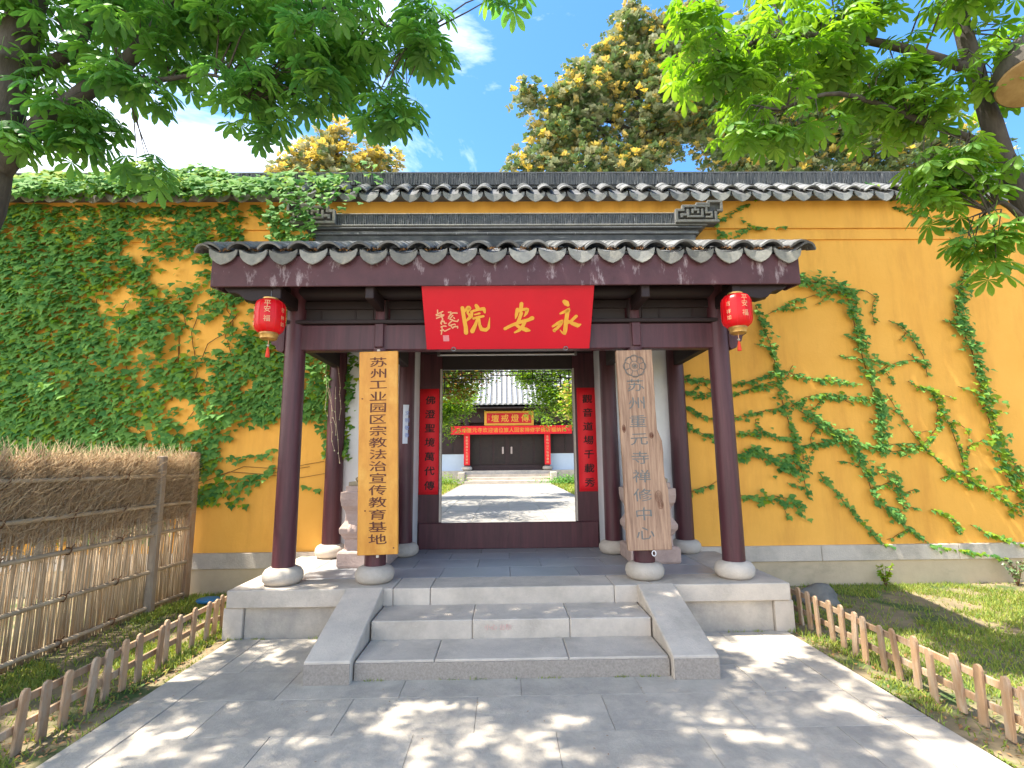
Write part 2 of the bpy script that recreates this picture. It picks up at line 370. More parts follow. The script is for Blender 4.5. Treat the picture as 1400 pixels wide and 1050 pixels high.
# plinth panels and corner posts under the cap stones
for s in (-1, 1):
    for (a, b, yy, nm) in ((2.64, 2.83, 5.30, 'corner_stone'), (1.62, 2.635, 5.335, 'panel_stone')):
        lo, hi = sorted((XC+s*a, XC+s*b)); part(nm, MB().box(lo, hi, yy, 5.45, -.02, .288), M_granite if nm[0] == 'c' else M_paving, pf, .004)
    lo, hi = sorted((XC+s*2.745, XC+s*2.80)); part('side_stone', MB().box(lo, hi, 5.455, 7.1, -.02, .288), M_granite, pf, .004)
# cap stones
for (a, b) in ((-2.80, -1.17), (-1.165, -.80), (-.795, 1.03), (1.035, 1.42), (1.425, 2.80)):
    part('cap_stone', MB().box(XC+a, XC+b, 5.28, 5.74, .292, P), M_granite, pf, .007)
for s in (-1, 1):
    lo, hi = sorted((XC+s*2.30, XC+s*2.80)); part('cap_stone', MB().box(lo, hi, 5.745, 7.12, .292, P-.001), M_granite, pf, .006)
# floor slabs
fy = [5.745, 6.25, 6.75, 7.18, 7.6, 8.1]
for j in range(5):
    xs = [-2.295+.765*i for i in range(7)] if j % 2 == 0 else [-2.295, -1.9, -1.14, -.38, .38, 1.14, 1.9, 2.295]
    for i in range(len(xs)-1):
        part('floor_slab', MB().box(XC+xs[i]+.002, XC+xs[i+1]-.002, fy[j], fy[j+1]-.004, P-.05, P-.001*((i+j) % 2)), M_floor, pf, .003)
# steps
def step(y0, y1, z0, z1, cuts, front):
    for a, b in zip(cuts[:-1], cuts[1:]):
        part('step_stone', MB().box(XC+a+.002, XC+b-.002, y0, y1, z0, z1), front, pf, .008)
step(4.78, 5.28, .0, .302, (-1.25, -.35, .52, 1.25), M_granite)
step(4.31, 4.78, -.02, .145, (-1.25, -.62, .45, 1.25), M_granite)
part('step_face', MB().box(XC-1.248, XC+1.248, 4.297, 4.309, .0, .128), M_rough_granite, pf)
for s in (-1, 1):
    lo, hi = sorted((XC+s*1.262, XC+s*1.625))
    mb = MB().prism([(4.235, -.02), (5.278, -.02), (5.278, .475), (4.235, .17)], 'x', lo, hi)
    part('ramp_stone', mb, M_granite, pf, .008)
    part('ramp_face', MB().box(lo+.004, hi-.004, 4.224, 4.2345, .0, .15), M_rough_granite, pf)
t = text('lettering', '小心 台阶', .058, M_redink, pf, Vector((XC-.12, 4.776, .235))-W(pf), sy=.9, depth=.001)

# ---------------------------------------------------------------- ochre wall
WY = 7.15
yw = thing('temple_wall', 'tall ochre plastered temple wall with grey tiled coping and pale stone plinth band', 'wall', (XC, WY+.15, 0))
oy = 1.46
poly = [(-11, .5), (XC-oy, .5), (XC-oy, 3.42), (XC+oy, 3.42), (XC+oy, .5), (12, .5), (12, 4.94), (-11, 4.94)]
part('wall_body', MB().prism(poly, 'y', WY, WY+.38), M_wall, yw)
part('cornice_band', MB().box(-11, 12, WY-.022, WY+.38, 4.942, 5.11), M_wall, yw, .004)
part('cornice_band', MB().box(-11, 12, WY-.045, WY+.38, 5.112, 5.62), M_wall, yw, .004)
for lo, hi in ((-11, XC-2.80), (XC+2.80, 12)):
    part('plinth_base', MB().box(lo, hi, WY-.025, WY+.38, -.3, .305), M_plinth, yw)
for s in (-1, 1):
    x = XC+s*2.36
    while abs(x-XC) < 10:
        L_ = 1.9; lo, hi = sorted((x, x+s*(L_-.006)))
        part('plinth_stone', MB().box(lo, hi, WY-.055, WY+.1, .309, .512), M_granite, yw, .005); x += s*L_
    lo, hi = sorted((XC+s*2.36, XC+s*1.46)); part('plinth_stone', MB().box(lo, hi, WY-.03, WY+.1, .309, .512), M_granite, yw, .005)

# tiles
def arc_tile(w, rise, t, L, up, n=6, name='roof_tile', drop=0.):
    """curved clay tile along +y from y=0; up: convex cover tile, else concave trough"""
    sgn = 1 if up else -1; mb = MB(); pr = []
    for i in range(n+1):
        u = -1+2*i/n; pr.append((u*w/2, sgn*rise*(1-u*u)))
    pts = pr+[(x*.97, z-t) for x, z in reversed(pr)]
    for yy in (0, L): mb.v += [(x, yy, z-(drop if yy == 0 else 0)) for x, z in pts]
    k = len(pts)
    for i in range(n):
        mb.f += [(i, i+1, k+i+1, k+i), (k-1-i, 2*k-1-i, 2*k-2-i, k-2-i), (i, k-1-i, k-2-i, i+1), (k+i, k+i+1, 2*k-2-i, 2*k-1-i)]
    mb.f += [(0, k, 2*k-1, k-1), (n, k-1-n, 2*k-1-n, k+n)]
    return mb
def drip_tile():
    """pendant front plate of a trough tile"""
    top = []; n = 8
    for i in range(n+1):
        u = -1+2*i/n; top.append((u*.140, -.050*(1-u*u)+.012))
    bot = [(.142, -.020), (.126, -.072), (.092, -.114), (.048, -.144), (0, -.164), (-.048, -.144), (-.092, -.114), (-.126, -.072), (-.142, -.020)]
    bot = [(x, z) for x, z in bot]
    mb = MB(); pts_t = top; pts_b = list(reversed(bot)); m = len(top)
    for yy, k in ((-.006, 0), (.012, 1)):
        mb.v += [(x, yy+(z*.12), z) for x, z in pts_t]+[(x, yy+(z*.12), z) for x, z in pts_b]
    N_ = 2*m
    for i in range(m-1):
        mb.f += [(i, i+1, m+i+1, m+i), (N_+i, N_+m+i, N_+m+i+1, N_+i+1), (m+i, m+i+1, N_+m+i+1, N_+m+i), (i, N_+i, N_+i+1, i+1)]
    # raised rim
    return mb
pan_mb = arc_tile(.25, .055, .014, .26, False); cov_mb = arc_tile(.20, .050, .016, .24, True)
end_mb = arc_tile(.235, .058, .022, .05, True, 8)
pan_me = mk('trough_tile', pan_mb, M_tile); cov_me = mk('cover_tile', cov_mb, M_tile)
drip_me = mk('drip_tile', drip_tile(), M_tile_pale, .003); end_me = mk('cover_tile_end', end_mb, M_tile)
SP = .3045
def tile_roof(parent, x_first, ncols, y0, z0, slope, length, pick_rows, yscale=1., limit=290):
    a = math.atan(slope); ca, sa = math.cos(a), math.sin(a); rr = random.Random(5)
    pans, covs = [], []
    for i in range(ncols+1):
        x = x_first+SP*i
        if i < ncols:
            inst('drip_tile', drip_me, parent, (x, y0-.005+rr.uniform(-.006,.006), z0+rr.uniform(-.008,.008)), (rr.uniform(-.05,.05), rr.uniform(-.06,.06), rr.uniform(-.03,.03)))
        inst('cover_tile_end', end_me, parent, (x-SP/2, y0-.015+rr.uniform(-.01,.01), z0+.03+rr.uniform(-.006,.006)), (a+rr.uniform(-.03,.03), rr.uniform(-.05,.05), 0))
        s = 0; k = 0
        while s < length:
            st = .11 if s else .04
            # trough
            for up in (0, 1):
                if up == 0 and i == ncols: continue
                xx = x if up == 0 else x-SP/2
                zz = (0 if up == 0 else .032)+.012
                loc = Vector((xx+rr.uniform(-.006,.006), y0+s*ca, z0+s*sa+zz+rr.uniform(-.004,.004)))
                rot = (a-.055+rr.uniform(-.03,.03), rr.uniform(-.04,.04), rr.uniform(-.025,.025))
                if k < pick_rows: inst('cover_tile' if up else 'trough_tile', cov_me if up else pan_me, parent, loc, rot)
                else: (covs if up else pans).append(TRS(loc-W(parent), rot))
            s += st; k += 1
    me = scatter_mesh('tile_courses', (cov_mb.v, cov_mb.f), covs, [M_tile], tint=False); obj('tile_courses', me, parent, 'stuff')
    me = scatter_mesh('trough_courses', (pan_mb.v, pan_mb.f), pans, [M_tile], tint=False); obj('trough_courses', me, parent, 'stuff')
cp = bpy.data.objects.new('coping', None); col.objects.link(cp); cp.parent = yw; cp.location = Vector((XC, 7.1, 5.6))-W(yw)
tile_roof(cp, XC-8.7, 60, 6.93, 5.60, .72, .40, 1)
part('coping_bed', MB().prism([(6.96, 5.585), (7.35, 5.90), (7.75, 5.585), (7.75, 5.55), (6.96, 5.55)], 'x', -10.5, 11.5), M_mould, cp)
part('ridge_mortar', MB().box(-10.5, 11.5, 7.29, 7.42, 5.88, 6.10), M_mould, cp)
def slats(x0, x1, yf, z0, z1, parent, name='ridge_slats', dep=.04, w=.019, gap=.0255):
    rr = random.Random(9); mb = MB(); x = x0
    while x < x1:
        j = rr.uniform(-.006, .004); t_ = rr.uniform(-.06, .06)
        M = Matrix.Translation((x, yf+j, (z0+z1)/2)) @ Matrix.Rotation(t_, 4, 'Y')
        mb.box(-w/2, w/2, 0, dep, -(z1-z0)/2-.0*j, (z1-z0)/2+rr.uniform(-.006, .006), M); x += gap
    return part(name, mb, M_tile_dark, parent, kind='stuff')
slats(-8.8, 9.6, 7.262, 5.915, 6.10, cp)
part('ridge_cap', MB().box(-10.5, 11.5, 7.26, 7.45, 6.103, 6.125), M_tile_dark, cp)

# ---------------------------------------------------------------- gate pavilion
gp = thing('gate_pavilion', 'dark lacquered timber entrance pavilion with grey tiled roof in front of the ochre wall', 'gate', (XC, 6.3, P))
base_prof = [(.13, 0), (.165, .008), (.195, .04), (.203, .08), (.198, .115), (.175, .15), (.140, .168), (.125, .172)]
def column(x, y, r, top, lean=0.):
    c = part('column', MB().lathe([(r*1.03, 0), (r*1.03, .3), (r, 1.2), (r*.955, top-P-.165)], 28, x, y, P+.165), M_wood, gp, smooth=True)
    part('column_base', MB().lathe(base_prof, 32, x, y, P), M_granite, c, smooth=True)
    return c
for s in (-1, 1):
    column(XC+s*2.375, 5.56, .112, 3.9); column(XC+s*1.425, 5.58, .108, 3.5)
    column(XC+s*2.375, 7.03, .118, 4.4); column(XC+s*1.415, 7.05, .112, 3.6)
# front beams
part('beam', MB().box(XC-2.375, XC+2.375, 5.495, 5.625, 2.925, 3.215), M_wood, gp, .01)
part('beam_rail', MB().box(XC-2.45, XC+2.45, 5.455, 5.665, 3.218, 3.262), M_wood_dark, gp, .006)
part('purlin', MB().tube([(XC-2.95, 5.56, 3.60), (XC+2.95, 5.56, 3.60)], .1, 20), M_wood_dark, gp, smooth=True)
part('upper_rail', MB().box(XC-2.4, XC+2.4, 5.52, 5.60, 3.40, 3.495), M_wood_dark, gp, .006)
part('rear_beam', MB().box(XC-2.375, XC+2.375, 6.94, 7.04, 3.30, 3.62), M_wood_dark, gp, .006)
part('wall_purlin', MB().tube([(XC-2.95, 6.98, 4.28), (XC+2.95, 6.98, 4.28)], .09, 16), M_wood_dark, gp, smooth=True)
for s in (-1, 1):
    part('beam_peg', MB().box(XC+s*1.425-.048, XC+s*1.425+.048, 5.455, 5.494, 2.95, 3.215), M_wood, gp, .006)
    part('strut_block', MB().box(XC+s*1.425-.085, XC+s*1.425+.085, 5.49, 5.63, 3.264, 3.50), M_wood_dark, gp, .015)
    for x in (2.375, 1.425):
        part('side_beam', MB().box(XC+s*x-.05, XC+s*x+.05, 5.63, 6.93, 3.0, 3.25), M_wood_dark, gp, .008)
        part('side_beam', MB().box(XC+s*x-.045, XC+s*x+.045, 5.02, 6.93, 3.36, 3.50), M_wood_dark, gp, .008)
    # curled end bracket outside the outer column
    q = [(2.475, 3.215), (2.475, 2.93), (2.50, 2.905), (2.56, 2.93), (2.575, 2.98), (2.62, 3.0), (2.635, 3.06), (2.68, 3.09), (2.69, 3.215)]
    part('end_bracket', MB().prism([(XC+s*a, b) for a, b in q], 'y', 5.50, 5.62), M_wood, gp, .006)
    # scalloped verge bracket that carries the overhanging eave
    q = [(2.40, 3.50), (2.40, 3.41), (2.50, 3.36), (2.62, 3.34), (2.70, 3.36), (2.75, 3.41), (2.80, 3.43), (2.86, 3.43), (2.90, 3.46), (2.93, 3.52), (2.93, 3.56), (2.40, 3.56)]
    part('verge_bracket', MB().prism([(XC+s*a, b) for a, b in q], 'y', 5.03, 5.16), M_wood_dark, gp, .006)
part('eave_shade_panel', MB().box(XC-2.38, XC+2.38, 6.95, 6.99, 3.25, 4.55), M_wood_dark, gp)  # added dark sheet standing in for the deep shade under the eave
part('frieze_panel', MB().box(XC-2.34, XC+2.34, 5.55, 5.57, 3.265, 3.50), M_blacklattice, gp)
# hanging carved openwork between upper rail and beam
for i in range(12):
    x = XC-2.1+i*.382
    part('openwork_bar', MB().box(x-.012, x+.012, 5.545, 5.575, 3.264, 3.40), M_wood_dark, gp)
# roof
SL = .452
def zr(y): return 3.80+(y-4.95)*SL
rf = bpy.data.objects.new('roof', None); col.objects.link(rf); rf.parent = gp; rf.location = Vector((XC, 5.8, 4.0))-W(gp)
tile_roof(rf, XC-SP*9.5, 20, 4.93, 3.845, SL, 2.02, 2)
part('roof_boards', MB().prism([(4.99, zr(4.99)-.055), (6.95, zr(6.95)-.055), (6.95, zr(6.95)+.0), (4.99, zr(4.99)+.0)], 'x', XC-3.03, XC+3.03), M_wood_dark, rf)
part('mortar_bed', MB().prism([(4.99, zr(4.99)+.003), (6.90, zr(6.90)+.003), (6.90, zr(6.90)+.045), (4.99, zr(4.99)+.03)], 'x', XC-3.06, XC+3.06), M_mould, rf)
fa = part('fascia', MB().box(XC-3.02, XC+3.02, 4.962, 4.988, 3.475, 3.80), M_fascia, rf, .004)
for s in (-1, 1):
    lo, hi = sorted((XC+s*3.0, XC+s*3.028))
    part('verge_board', MB().prism([(4.99, 3.475), (4.99, 3.745), (6.95, zr(6.95)-.06), (6.95, zr(6.95)-.30), (5.25, 3.50)], 'x', lo, hi), M_fascia, rf, .004)
    # rolled verge tiles that end the roof at the gable side
    rr = random.Random(4); yv = 4.90
    vm = mk('verge_tile', arc_tile(.16, .055, .02, .2, True), M_tile)
    while yv < 6.8:
        inst('verge_tile', vm, rf, (XC+s*3.10, yv, zr(yv)+.075+rr.uniform(-.004,.004)), (math.atan(SL)-.05, s*.25+rr.uniform(-.05,.05), rr.uniform(-.05,.05))); yv += .12
for i in range(31):
    x = XC-2.92+i*.1947
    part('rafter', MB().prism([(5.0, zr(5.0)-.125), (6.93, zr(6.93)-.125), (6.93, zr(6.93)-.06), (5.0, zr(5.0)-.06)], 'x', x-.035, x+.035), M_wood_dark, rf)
# ridge against the wall
rg = bpy.data.objects.new('ridge', None); col.objects.link(rg); rg.parent = gp; rg.location = Vector((XC, 6.9, 4.8))-W(gp)
def ridge_band(y0, z0, z1, hw, m=M_mould, bev=.01, nm='ridge_moulding', hw2=None):
    hw2 = hw2 or hw
    poly = [(XC-hw, z0), (XC+hw, z0), (XC+hw2, z1), (XC-hw2, z1)]
    return part(nm, MB().prism(poly, 'y', y0, 7.14), m, rg, bev)
ridge_band(6.72, 4.55, 4.84, 2.66, hw2=2.68)
ridge_band(6.70, 4.843, 4.875, 2.72, M_tile_dark)
ridge_band(6.75, 4.878, 4.93, 2.72, hw2=2.74)
ridge_band(6.70, 4.933, 4.955, 2.78, M_tile_dark)
ridge_band(6.77, 4.958, 4.975, 2.80)
ridge_band(6.72, 4.978, 5.005, 2.86, M_tile_pale)
ridge_band(6.79, 5.008, 5.165, 2.42)
s_ = slats(XC-2.40, XC+2.40, 6.765, 5.012, 5.165, rg)
ridge_band(6.755, 5.170, 5.190, 2.42, M_tile_pale)
# fretwork end ornaments
def fret(s):
    bars = [(0,0,.62,.035), (0,.035,.035,.20), (.035,.165,.13,.2), (.095,.2,.13,.26), (.13,.225,.50,.26), (.30,.26,.50,.295), (.465,.295,.68,.33), (.645,.19,.68,.295),
            (.56,.16,.68,.19), (.56,.035,.595,.19), (.07,.07,.105,.13), (.105,.095,.16,.13), (.16,.07,.195,.195), (.195,.07,.40,.1), (.37,.1,.40,.2), (.23,.13,.26,.20),
            (.26,.17,.34,.2), (.31,.13,.34,.17), (.43,.13,.46,.225), (.46,.13,.53,.155), (.50,.075,.53,.13), (.43,.065,.53,.09), (.27,.2,.30,.235)]
    mb = MB()
    for a, z0, b, z1 in bars:
        lo, hi = sorted((XC+s*(2.40+a), XC+s*(2.40+b))); mb.box(lo, hi, 6.69, 6.74, 5.012+z0, 5.012+z1)
    f = part('ridge_end_fret', mb, M_tile_pale, rg, .004)
    poly = [(2.40, 5.008), (3.0, 5.008), (3.0, 5.18), (3.06, 5.18), (3.06, 5.33), (2.88, 5.33), (2.85, 5.28), (2.55, 5.26), (2.52, 5.21), (2.40, 5.19)]
    part('ridge_end_block', MB().prism([(XC+s*a, b) for a, b in poly], 'y', 6.742, 6.86), M_mould, rg, .004)
fret(1); fret(-1)
# white panels and returns of the recessed entrance
for s in (-1, 1):
    lo, hi = sorted((XC+s*1.50, XC+s*2.30)); part('plaster_panel', MB().box(lo, hi, 7.09, 7.148, P, 3.35), M_white, gp)
    lo, hi = sorted((XC+s*1.318, XC+s*1.385)); part('plaster_return', MB().box(lo, hi, 7.12, 7.56, P, 3.35), M_white, gp)
# door frame
dj = bpy.data.objects.new('door_frame', None); col.objects.link(dj); dj.parent = gp; dj.location = Vector((XC, 7.6, P))-W(gp)
for s in (-1, 1):
    lo, hi = sorted((XC+s*.985, XC+s*1.34)); part('jamb', MB().box(lo, hi, 7.565, 7.66, P, 3.42), M_wood, dj, .006)
    lo, hi = sorted((XC+s*.985, XC+s*1.01)); part('jamb_bead', MB().box(lo, hi, 7.545, 7.563, .83, 3.08), M_white if False else M_granite, dj)
part('threshold', MB().box(XC-1.29, XC+1.29, 7.50, 7.562, P, .822), M_wood, dj, .008)
part('lintel', MB().box(XC-.985, XC+.985, 7.565, 7.66, 3.075, 3.42), M_blacklattice, dj, .006)
part('lintel_board', MB().box(XC-1.27, XC+1.27, 7.30, 7.50, 3.30, 3.42), M_blacklattice, dj, .006)
# inner passage
part('passage_ceiling', MB().box(XC-2.5, XC+2.5, 7.54, 9.3, 3.50, 3.56), M_blacklattice, gp)
part('passage_roof', MB().prism([(7.55, 4.6), (9.7, 3.6), (9.7, 3.68), (7.55, 4.70)], 'x', XC-2.9, XC+2.9), M_tile, gp)
for s in (-1, 1):
    lo, hi = sorted((XC+s*1.36, XC+s*1.46)); part('passage_wall', MB().box(lo, hi, 7.67, 9.2, P-.3, 3.5), M_white, gp)
part('inner_beam', MB().box(XC-1.36, XC+1.36, 8.86, 8.96, 3.34, 3.5), M_blacklattice, gp)
# hanging lattice
hl = bpy.data.objects.new('hanging_lattice', None); col.objects.link(hl); hl.parent = gp; hl.location = Vector((XC, 8.9, 3.3))-W(gp)
def lat(x0, x1, z0, z1): part('lattice_bar', MB().box(XC+x0, XC+x1, 8.89, 8.915, z0, z1), M_blacklattice, hl)
lat(-1.34, 1.34, 3.27, 3.285)
for s in (-1, 1):
    def l2(a, b, z0, z1):
        lo, hi = sorted((s*a, s*b)); lat(lo, hi, z0, z1)
    l2(.0, .30, 3.20, 3.214); l2(.28, .294, 3.13, 3.27); l2(.28, .62, 3.13, 3.144); l2(.10, .114, 3.20, 3.34); l2(.45, .464, 3.144, 3.34)
    l2(.62, .634, 3.08, 3.21); l2(.52, .80, 3.205, 3.219); l2(.62, .95, 3.08, 3.094); l2(.80, .814, 3.094, 3.34); l2(.95, .964, 2.98, 3.22)
    l2(.88, 1.2, 3.15, 3.164); l2(.95, 1.34, 2.98, 2.994); l2(1.1, 1.114, 2.9, 3.27); l2(1.2, 1.214, 2.98, 3.34); l2(1.0, 1.34, 2.87, 2.884); l2(1.24, 1.254, 2.7, 2.98)

# ---------------------------------------------------------------- lettering built glyph by glyph
_gl = {}
def glyph(ch, weight):
    k = (ch, weight)
    if k not in _gl:
        c = bpy.data.curves.new('g', 'FONT'); c.body = ch; c.size = 1; c.offset = weight; c.extrude = .012; c.resolution_u = 3
        t = bpy.data.objects.new('g', c); col.objects.link(t)
        dg = bpy.context.evaluated_depsgraph_get(); dg.update()
        me = bpy.data.meshes.new_from_object(t.evaluated_get(dg)); bpy.data.objects.remove(t)
        v = np.empty(len(me.vertices)*3); me.vertices.foreach_get('co', v); v = v.reshape(-1, 3)
        fs = [tuple(p.vertices) for p in me.polygons]; bpy.data.meshes.remove(me)
        v[:, :2] -= (v[:, :2].min(0)+v[:, :2].max(0))/2
        _gl[k] = (v, fs)
    return _gl[k]
def glyphs(name, items, em, m, parent, yface=0., sx=1., sy=1., weight=0., slant=0., wob=0., bold=0.):
    """items (char, x, z) in the parent's local x/z plane, facing -y"""
    mb = MB(); rr = random.Random(len(items))
    for ch, x, z in items:
        if ch == ' ': continue
        v, fs = glyph(ch, weight); v = v.copy()
        if wob:
            v[:, 0] += wob*np.sin(v[:, 1]*7+rr.random()*6)+wob*.5*np.sin(v[:, 1]*19); v[:, 1] += wob*np.sin(v[:, 0]*6+rr.random()*6)+wob*.5*np.sin(v[:, 0]*17)
        v[:, 0] += slant*v[:, 1]
        for q, (du, dv) in enumerate(((0, 0),) if not bold else ((bold, 0), (-bold, 0), (0, bold*.7), (0, -bold*.7))):
            b = len(mb.v)
            for p in v: mb.v.append((x+(p[0]+du)*em*sx, yface-(p[2]+.012)*em*.12-.0008-.00035*q, z+(p[1]+dv)*em*sy))
            mb.f += [tuple(i+b for i in f) for f in fs]
    me = bpy.data.meshes.new(name); me.from_pydata(mb.v, [], mb.f); me.materials.append(m)
    o = bpy.data.objects.new(name, me); col.objects.link(o); o.parent = parent; return o
def vert(s, x, ztop, pitch): return [(c, x, ztop-pitch*i) for i, c in enumerate(s)]

# ---------------------------------------------------------------- name plaque over the gate
a = math.atan2(.43, .58)
pl = thing('name_plaque', 'crimson plaque with three golden brush characters tilted over the doorway', 'plaque', (XC, 5.235, 3.205), rot=(a, 0, 0))
part('board', MB().box(-.895, .895, 0, .03, -.361, .361), M_red, pl, .004, local=True)
def zc(zx, zy, w): return ((zx/5.385+560-692)*.0079, (436-(zy/5.385+385))*.0085, w/5.385*.0084)
big = {'a': [[(1112,158,26),(1130,172,38),(1142,184,22)], [(1088,244,14),(1125,228,22),(1152,214,24),(1140,232,28),(1133,300,28),(1131,360,30),(1128,390,22),(1108,380,12),(1092,362,5)],
   [(1036,336,14),(1075,312,22),(1106,296,24),(1092,325,22),(1066,352,22),(1046,366,20),(1056,374,8)], [(1206,262,22),(1178,290,20),(1148,314,10)], [(1142,292,12),(1180,314,26),(1222,330,30),(1242,322,10)]],
 'b': [[(806,172,26),(803,205,26),(798,228,16)], [(778,212,26),(770,250,22),(764,276,8)], [(782,226,16),(825,212,20),(848,214,28),(842,240,20),(826,262,8)],
   [(686,350,22),(735,326,22),(800,302,24),(862,286,24),(886,274,30)], [(806,238,24),(790,285,24),(770,325,20),(800,344,24),(846,360,32),(868,364,14)], [(838,292,20),(816,334,26),(790,362,22),(758,378,12)]],
 'c': [[(382,198,26),(392,290,26),(400,340,28),(400,378,30)], [(398,222,16),(424,196,26),(434,200,24),(416,234,14),(432,250,20),(434,266,24),(404,292,12)],
   [(480,182,22),(490,198,28),(502,212,16)], [(448,226,22),(448,262,14)], [(452,222,16),(500,210,18),(536,206,26),(542,232,14)], [(468,246,10),(504,238,14)],
   [(458,274,16),(500,264,18),(532,258,16)], [(488,276,16),(470,322,24),(446,366,32)], [(500,276,14),(502,320,20),(514,352,26),(546,358,26),(566,342,20),(572,300,12),(577,266,3)]]}
mb = MB()
for k in big:
    for st in big[k]: brush(mb, [[zc(*q) for q in st]], 0, 0, 1, -.004-.0004*len(mb.v)/100)
part('gold_characters', mb, M_gold, pl, local=True)
def zs(zx, zy, w): return ((zx/15.56+590-692)*.0079, (436-(zy/15.56+415))*.0085, w/15.56*.0084)
small = [[(118,150),(115,205)], [(80,248),(160,212),(228,180)], [(92,266),(245,250)], [(85,320),(160,292),(235,268)], [(180,200),(195,290),(215,345)], [(205,350),(165,420),(182,442)],
  [(170,402),(235,375),(245,430),(282,420)], [(165,500),(215,480),(275,485)], [(190,490),(180,580),(160,655)], [(150,578),(210,560),(235,592),(355,535)],
  [(340,200),(395,190),(380,240),(330,325)], [(340,290),(430,210),(525,215)], [(430,262),(362,332)], [(445,306),(462,326)], [(365,345),(430,350),(330,440),(340,470)], [(430,372),(520,388),(540,350)],
  [(350,470),(460,440),(470,460)], [(380,480),(410,530),(450,490)], [(430,500),(520,490),(515,525)]]
mb = MB()
for st in small: brush(mb, [[zs(x, z_, 24) for x, z_ in st]], 0, 0, 1, -.004-.0001*len(mb.v)/50)
part('inscription', mb, M_goldpale, pl, local=True)
x0_, z0_, _w = zs(258, 742, 1); part('seal_mark', MB().box(x0_-.032, x0_+.032, -.004, 0, z0_-.034, z0_+.034), M_seal, pl, local=True)
for x in (-.60, .63):
    part('hanging_ring', MB().tube([(x+.022*math.cos(t), -.012, -.352+.022*math.sin(t)) for t in np.linspace(0, 2*math.pi, 13)], .006, 6), M_steel, pl, local=True)

# ---------------------------------------------------------------- long wooden name boards
b1 = thing('name_board', 'long golden varnished board with sixteen brown characters hung on a column', 'sign', (XC-1.385, 5.40, 1.825), rot=(0, -.0235, 0))
part('board', MB().box(-.208, .208, 0, .045, -1.065, 1.065), M_board1, b1, .006, local=True)
glyphs('lettering', vert('苏州工业园区宗教法治宣传教育基地', .0, .945, .1235), .112, M_carve1, b1, -.001, sx=1.75, sy=1.0, bold=.010, wob=.012)
part('hook', MB().box(-.015, .015, -.004, .02, 1.065, 1.085), M_granite, b1, local=True)
part('hook', MB().box(-.012, .012, -.004, .02, -1.09, -1.066), M_granite, b1, local=True)
for x, z in ((-.17, .55), (-.13, -.62), (.165, -1.0)): part('nail_stain', MB().lathe([(.008, 0), (.008, .003)], 8, M=Matrix.Translation((x, -.001, z)) @ Matrix.Rotation(R(90), 4, 'X')), M_carve1, b1, local=True)
b2 = thing('name_board', 'long cracked natural wood board with a round lotus emblem and eight grey characters', 'sign', (XC+1.40, 5.40, 1.83), rot=(0, -.019, 0))
rr = random.Random(11)
Lp = [(-.203+rr.uniform(-.004, .003), z) for z in np.linspace(1.055, -1.06, 14)]
Rp = [(.190+(.045 if z < .15 else 0)+(.02 if z < -.4 else 0)+rr.uniform(-.006, .006), z) for z in np.linspace(-1.06, 1.055, 18)]
part('board', MB().prism(Lp+Rp, 'y', 0, .06), M_board2, b2, .006, local=True)
glyphs('lettering', vert('苏州重元寺禅修中心', -.015, .665, .194), .15, M_carve2, b2, -.001, sx=1.35, sy=.95, wob=.014)
em = MB(); ex, ez = -.012, .875
def ring(r, t): em.tube([(ex+r*math.cos(a_), -.002, ez+r*math.sin(a_)) for a_ in np.linspace(0, 2*math.pi, 33)], t, 5)
ring(.112, .0035); ring(.055, .003); ring(.026, .003); ring(.010, .006)
for k in range(8):
    a0 = 2*math.pi*k/8
    pts = []
    for t in np.linspace(-1, 1, 9):
        aa = a0+t*math.pi/8; rad = .118-.018*abs(t)**2+.006; pts.append((ex+rad*math.cos(aa), -.004, ez+rad*math.sin(aa)))
    em.tube(pts, .003, 5)
    em.tube([(ex+.055*math.cos(a0+.39), -.004, ez+.055*math.sin(a0+.39)), (ex+.106*math.cos(a0+.39), -.004, ez+.106*math.sin(a0+.39))], .003, 5)
part('lotus_emblem', em, M_carve2, b2, local=True)
kn = MB()
for (x, z, a_, b_) in ((.15, -.52, .035, .06), (.165, -.60, .028, .045), (.12, .12, .02, .03), (-.17, .2, .015, .04)):
    for s_i in (1., .62, .3): kn.tube([(x+a_*s_i*math.cos(t), -.001, z+b_*s_i*math.sin(t)) for t in np.linspace(0, 2*math.pi, 17)], .003, 4)
part('knot', kn, M_carve1, b2, local=True)
part('hanging_ring', MB().tube([(.06+.02*math.cos(t), -.004, -1.09+.026*math.sin(t)) for t in np.linspace(0, 2*math.pi, 13)], .005, 6), M_white, b2, local=True)

# ---------------------------------------------------------------- red couplets beside the door
def couplet(x, z0, z1, s, label, seed, w=.29):
    t = thing('couplet', label, 'couplet', (x, 7.558, (z0+z1)/2))
    h = (z1-z0)/2
    rr = random.Random(seed); mb = MB(); n = 12; W_ = w/2
    for i in range(n+1):
        z = -h+2*h*i/n
        for xx in (-W_, 0, W_): mb.v.append((xx, rr.uniform(-.003, .001)-(.012 if (i == 0 and xx > 0 and s[0] == '佛') else 0), z))
    for i in range(n):
        for j in range(2): q = i*3+j; mb.f.append((q, q+1, q+4, q+3))
    o = part('paper', mb, M_redpaper, t, local=True, smooth=True)
    so = o.modifiers.new('thickness', 'SOLIDIFY'); so.thickness = .001
    glyphs('lettering', vert(s, .012, h-.17, (2*h-.30)/(len(s)-1)), .135, M_ink, t, -.005, sx=1.15, bold=.022, wob=.010, slant=.06)
couplet(XC-1.168, 1.225, 2.78, '佛澄聖境萬代傳', 'red paper couplet with seven black characters left of the door opening', 3)
couplet(XC+1.188, 1.245, 2.78, '觀音道場千載秀', 'red paper couplet with seven black characters right of the door opening', 4)
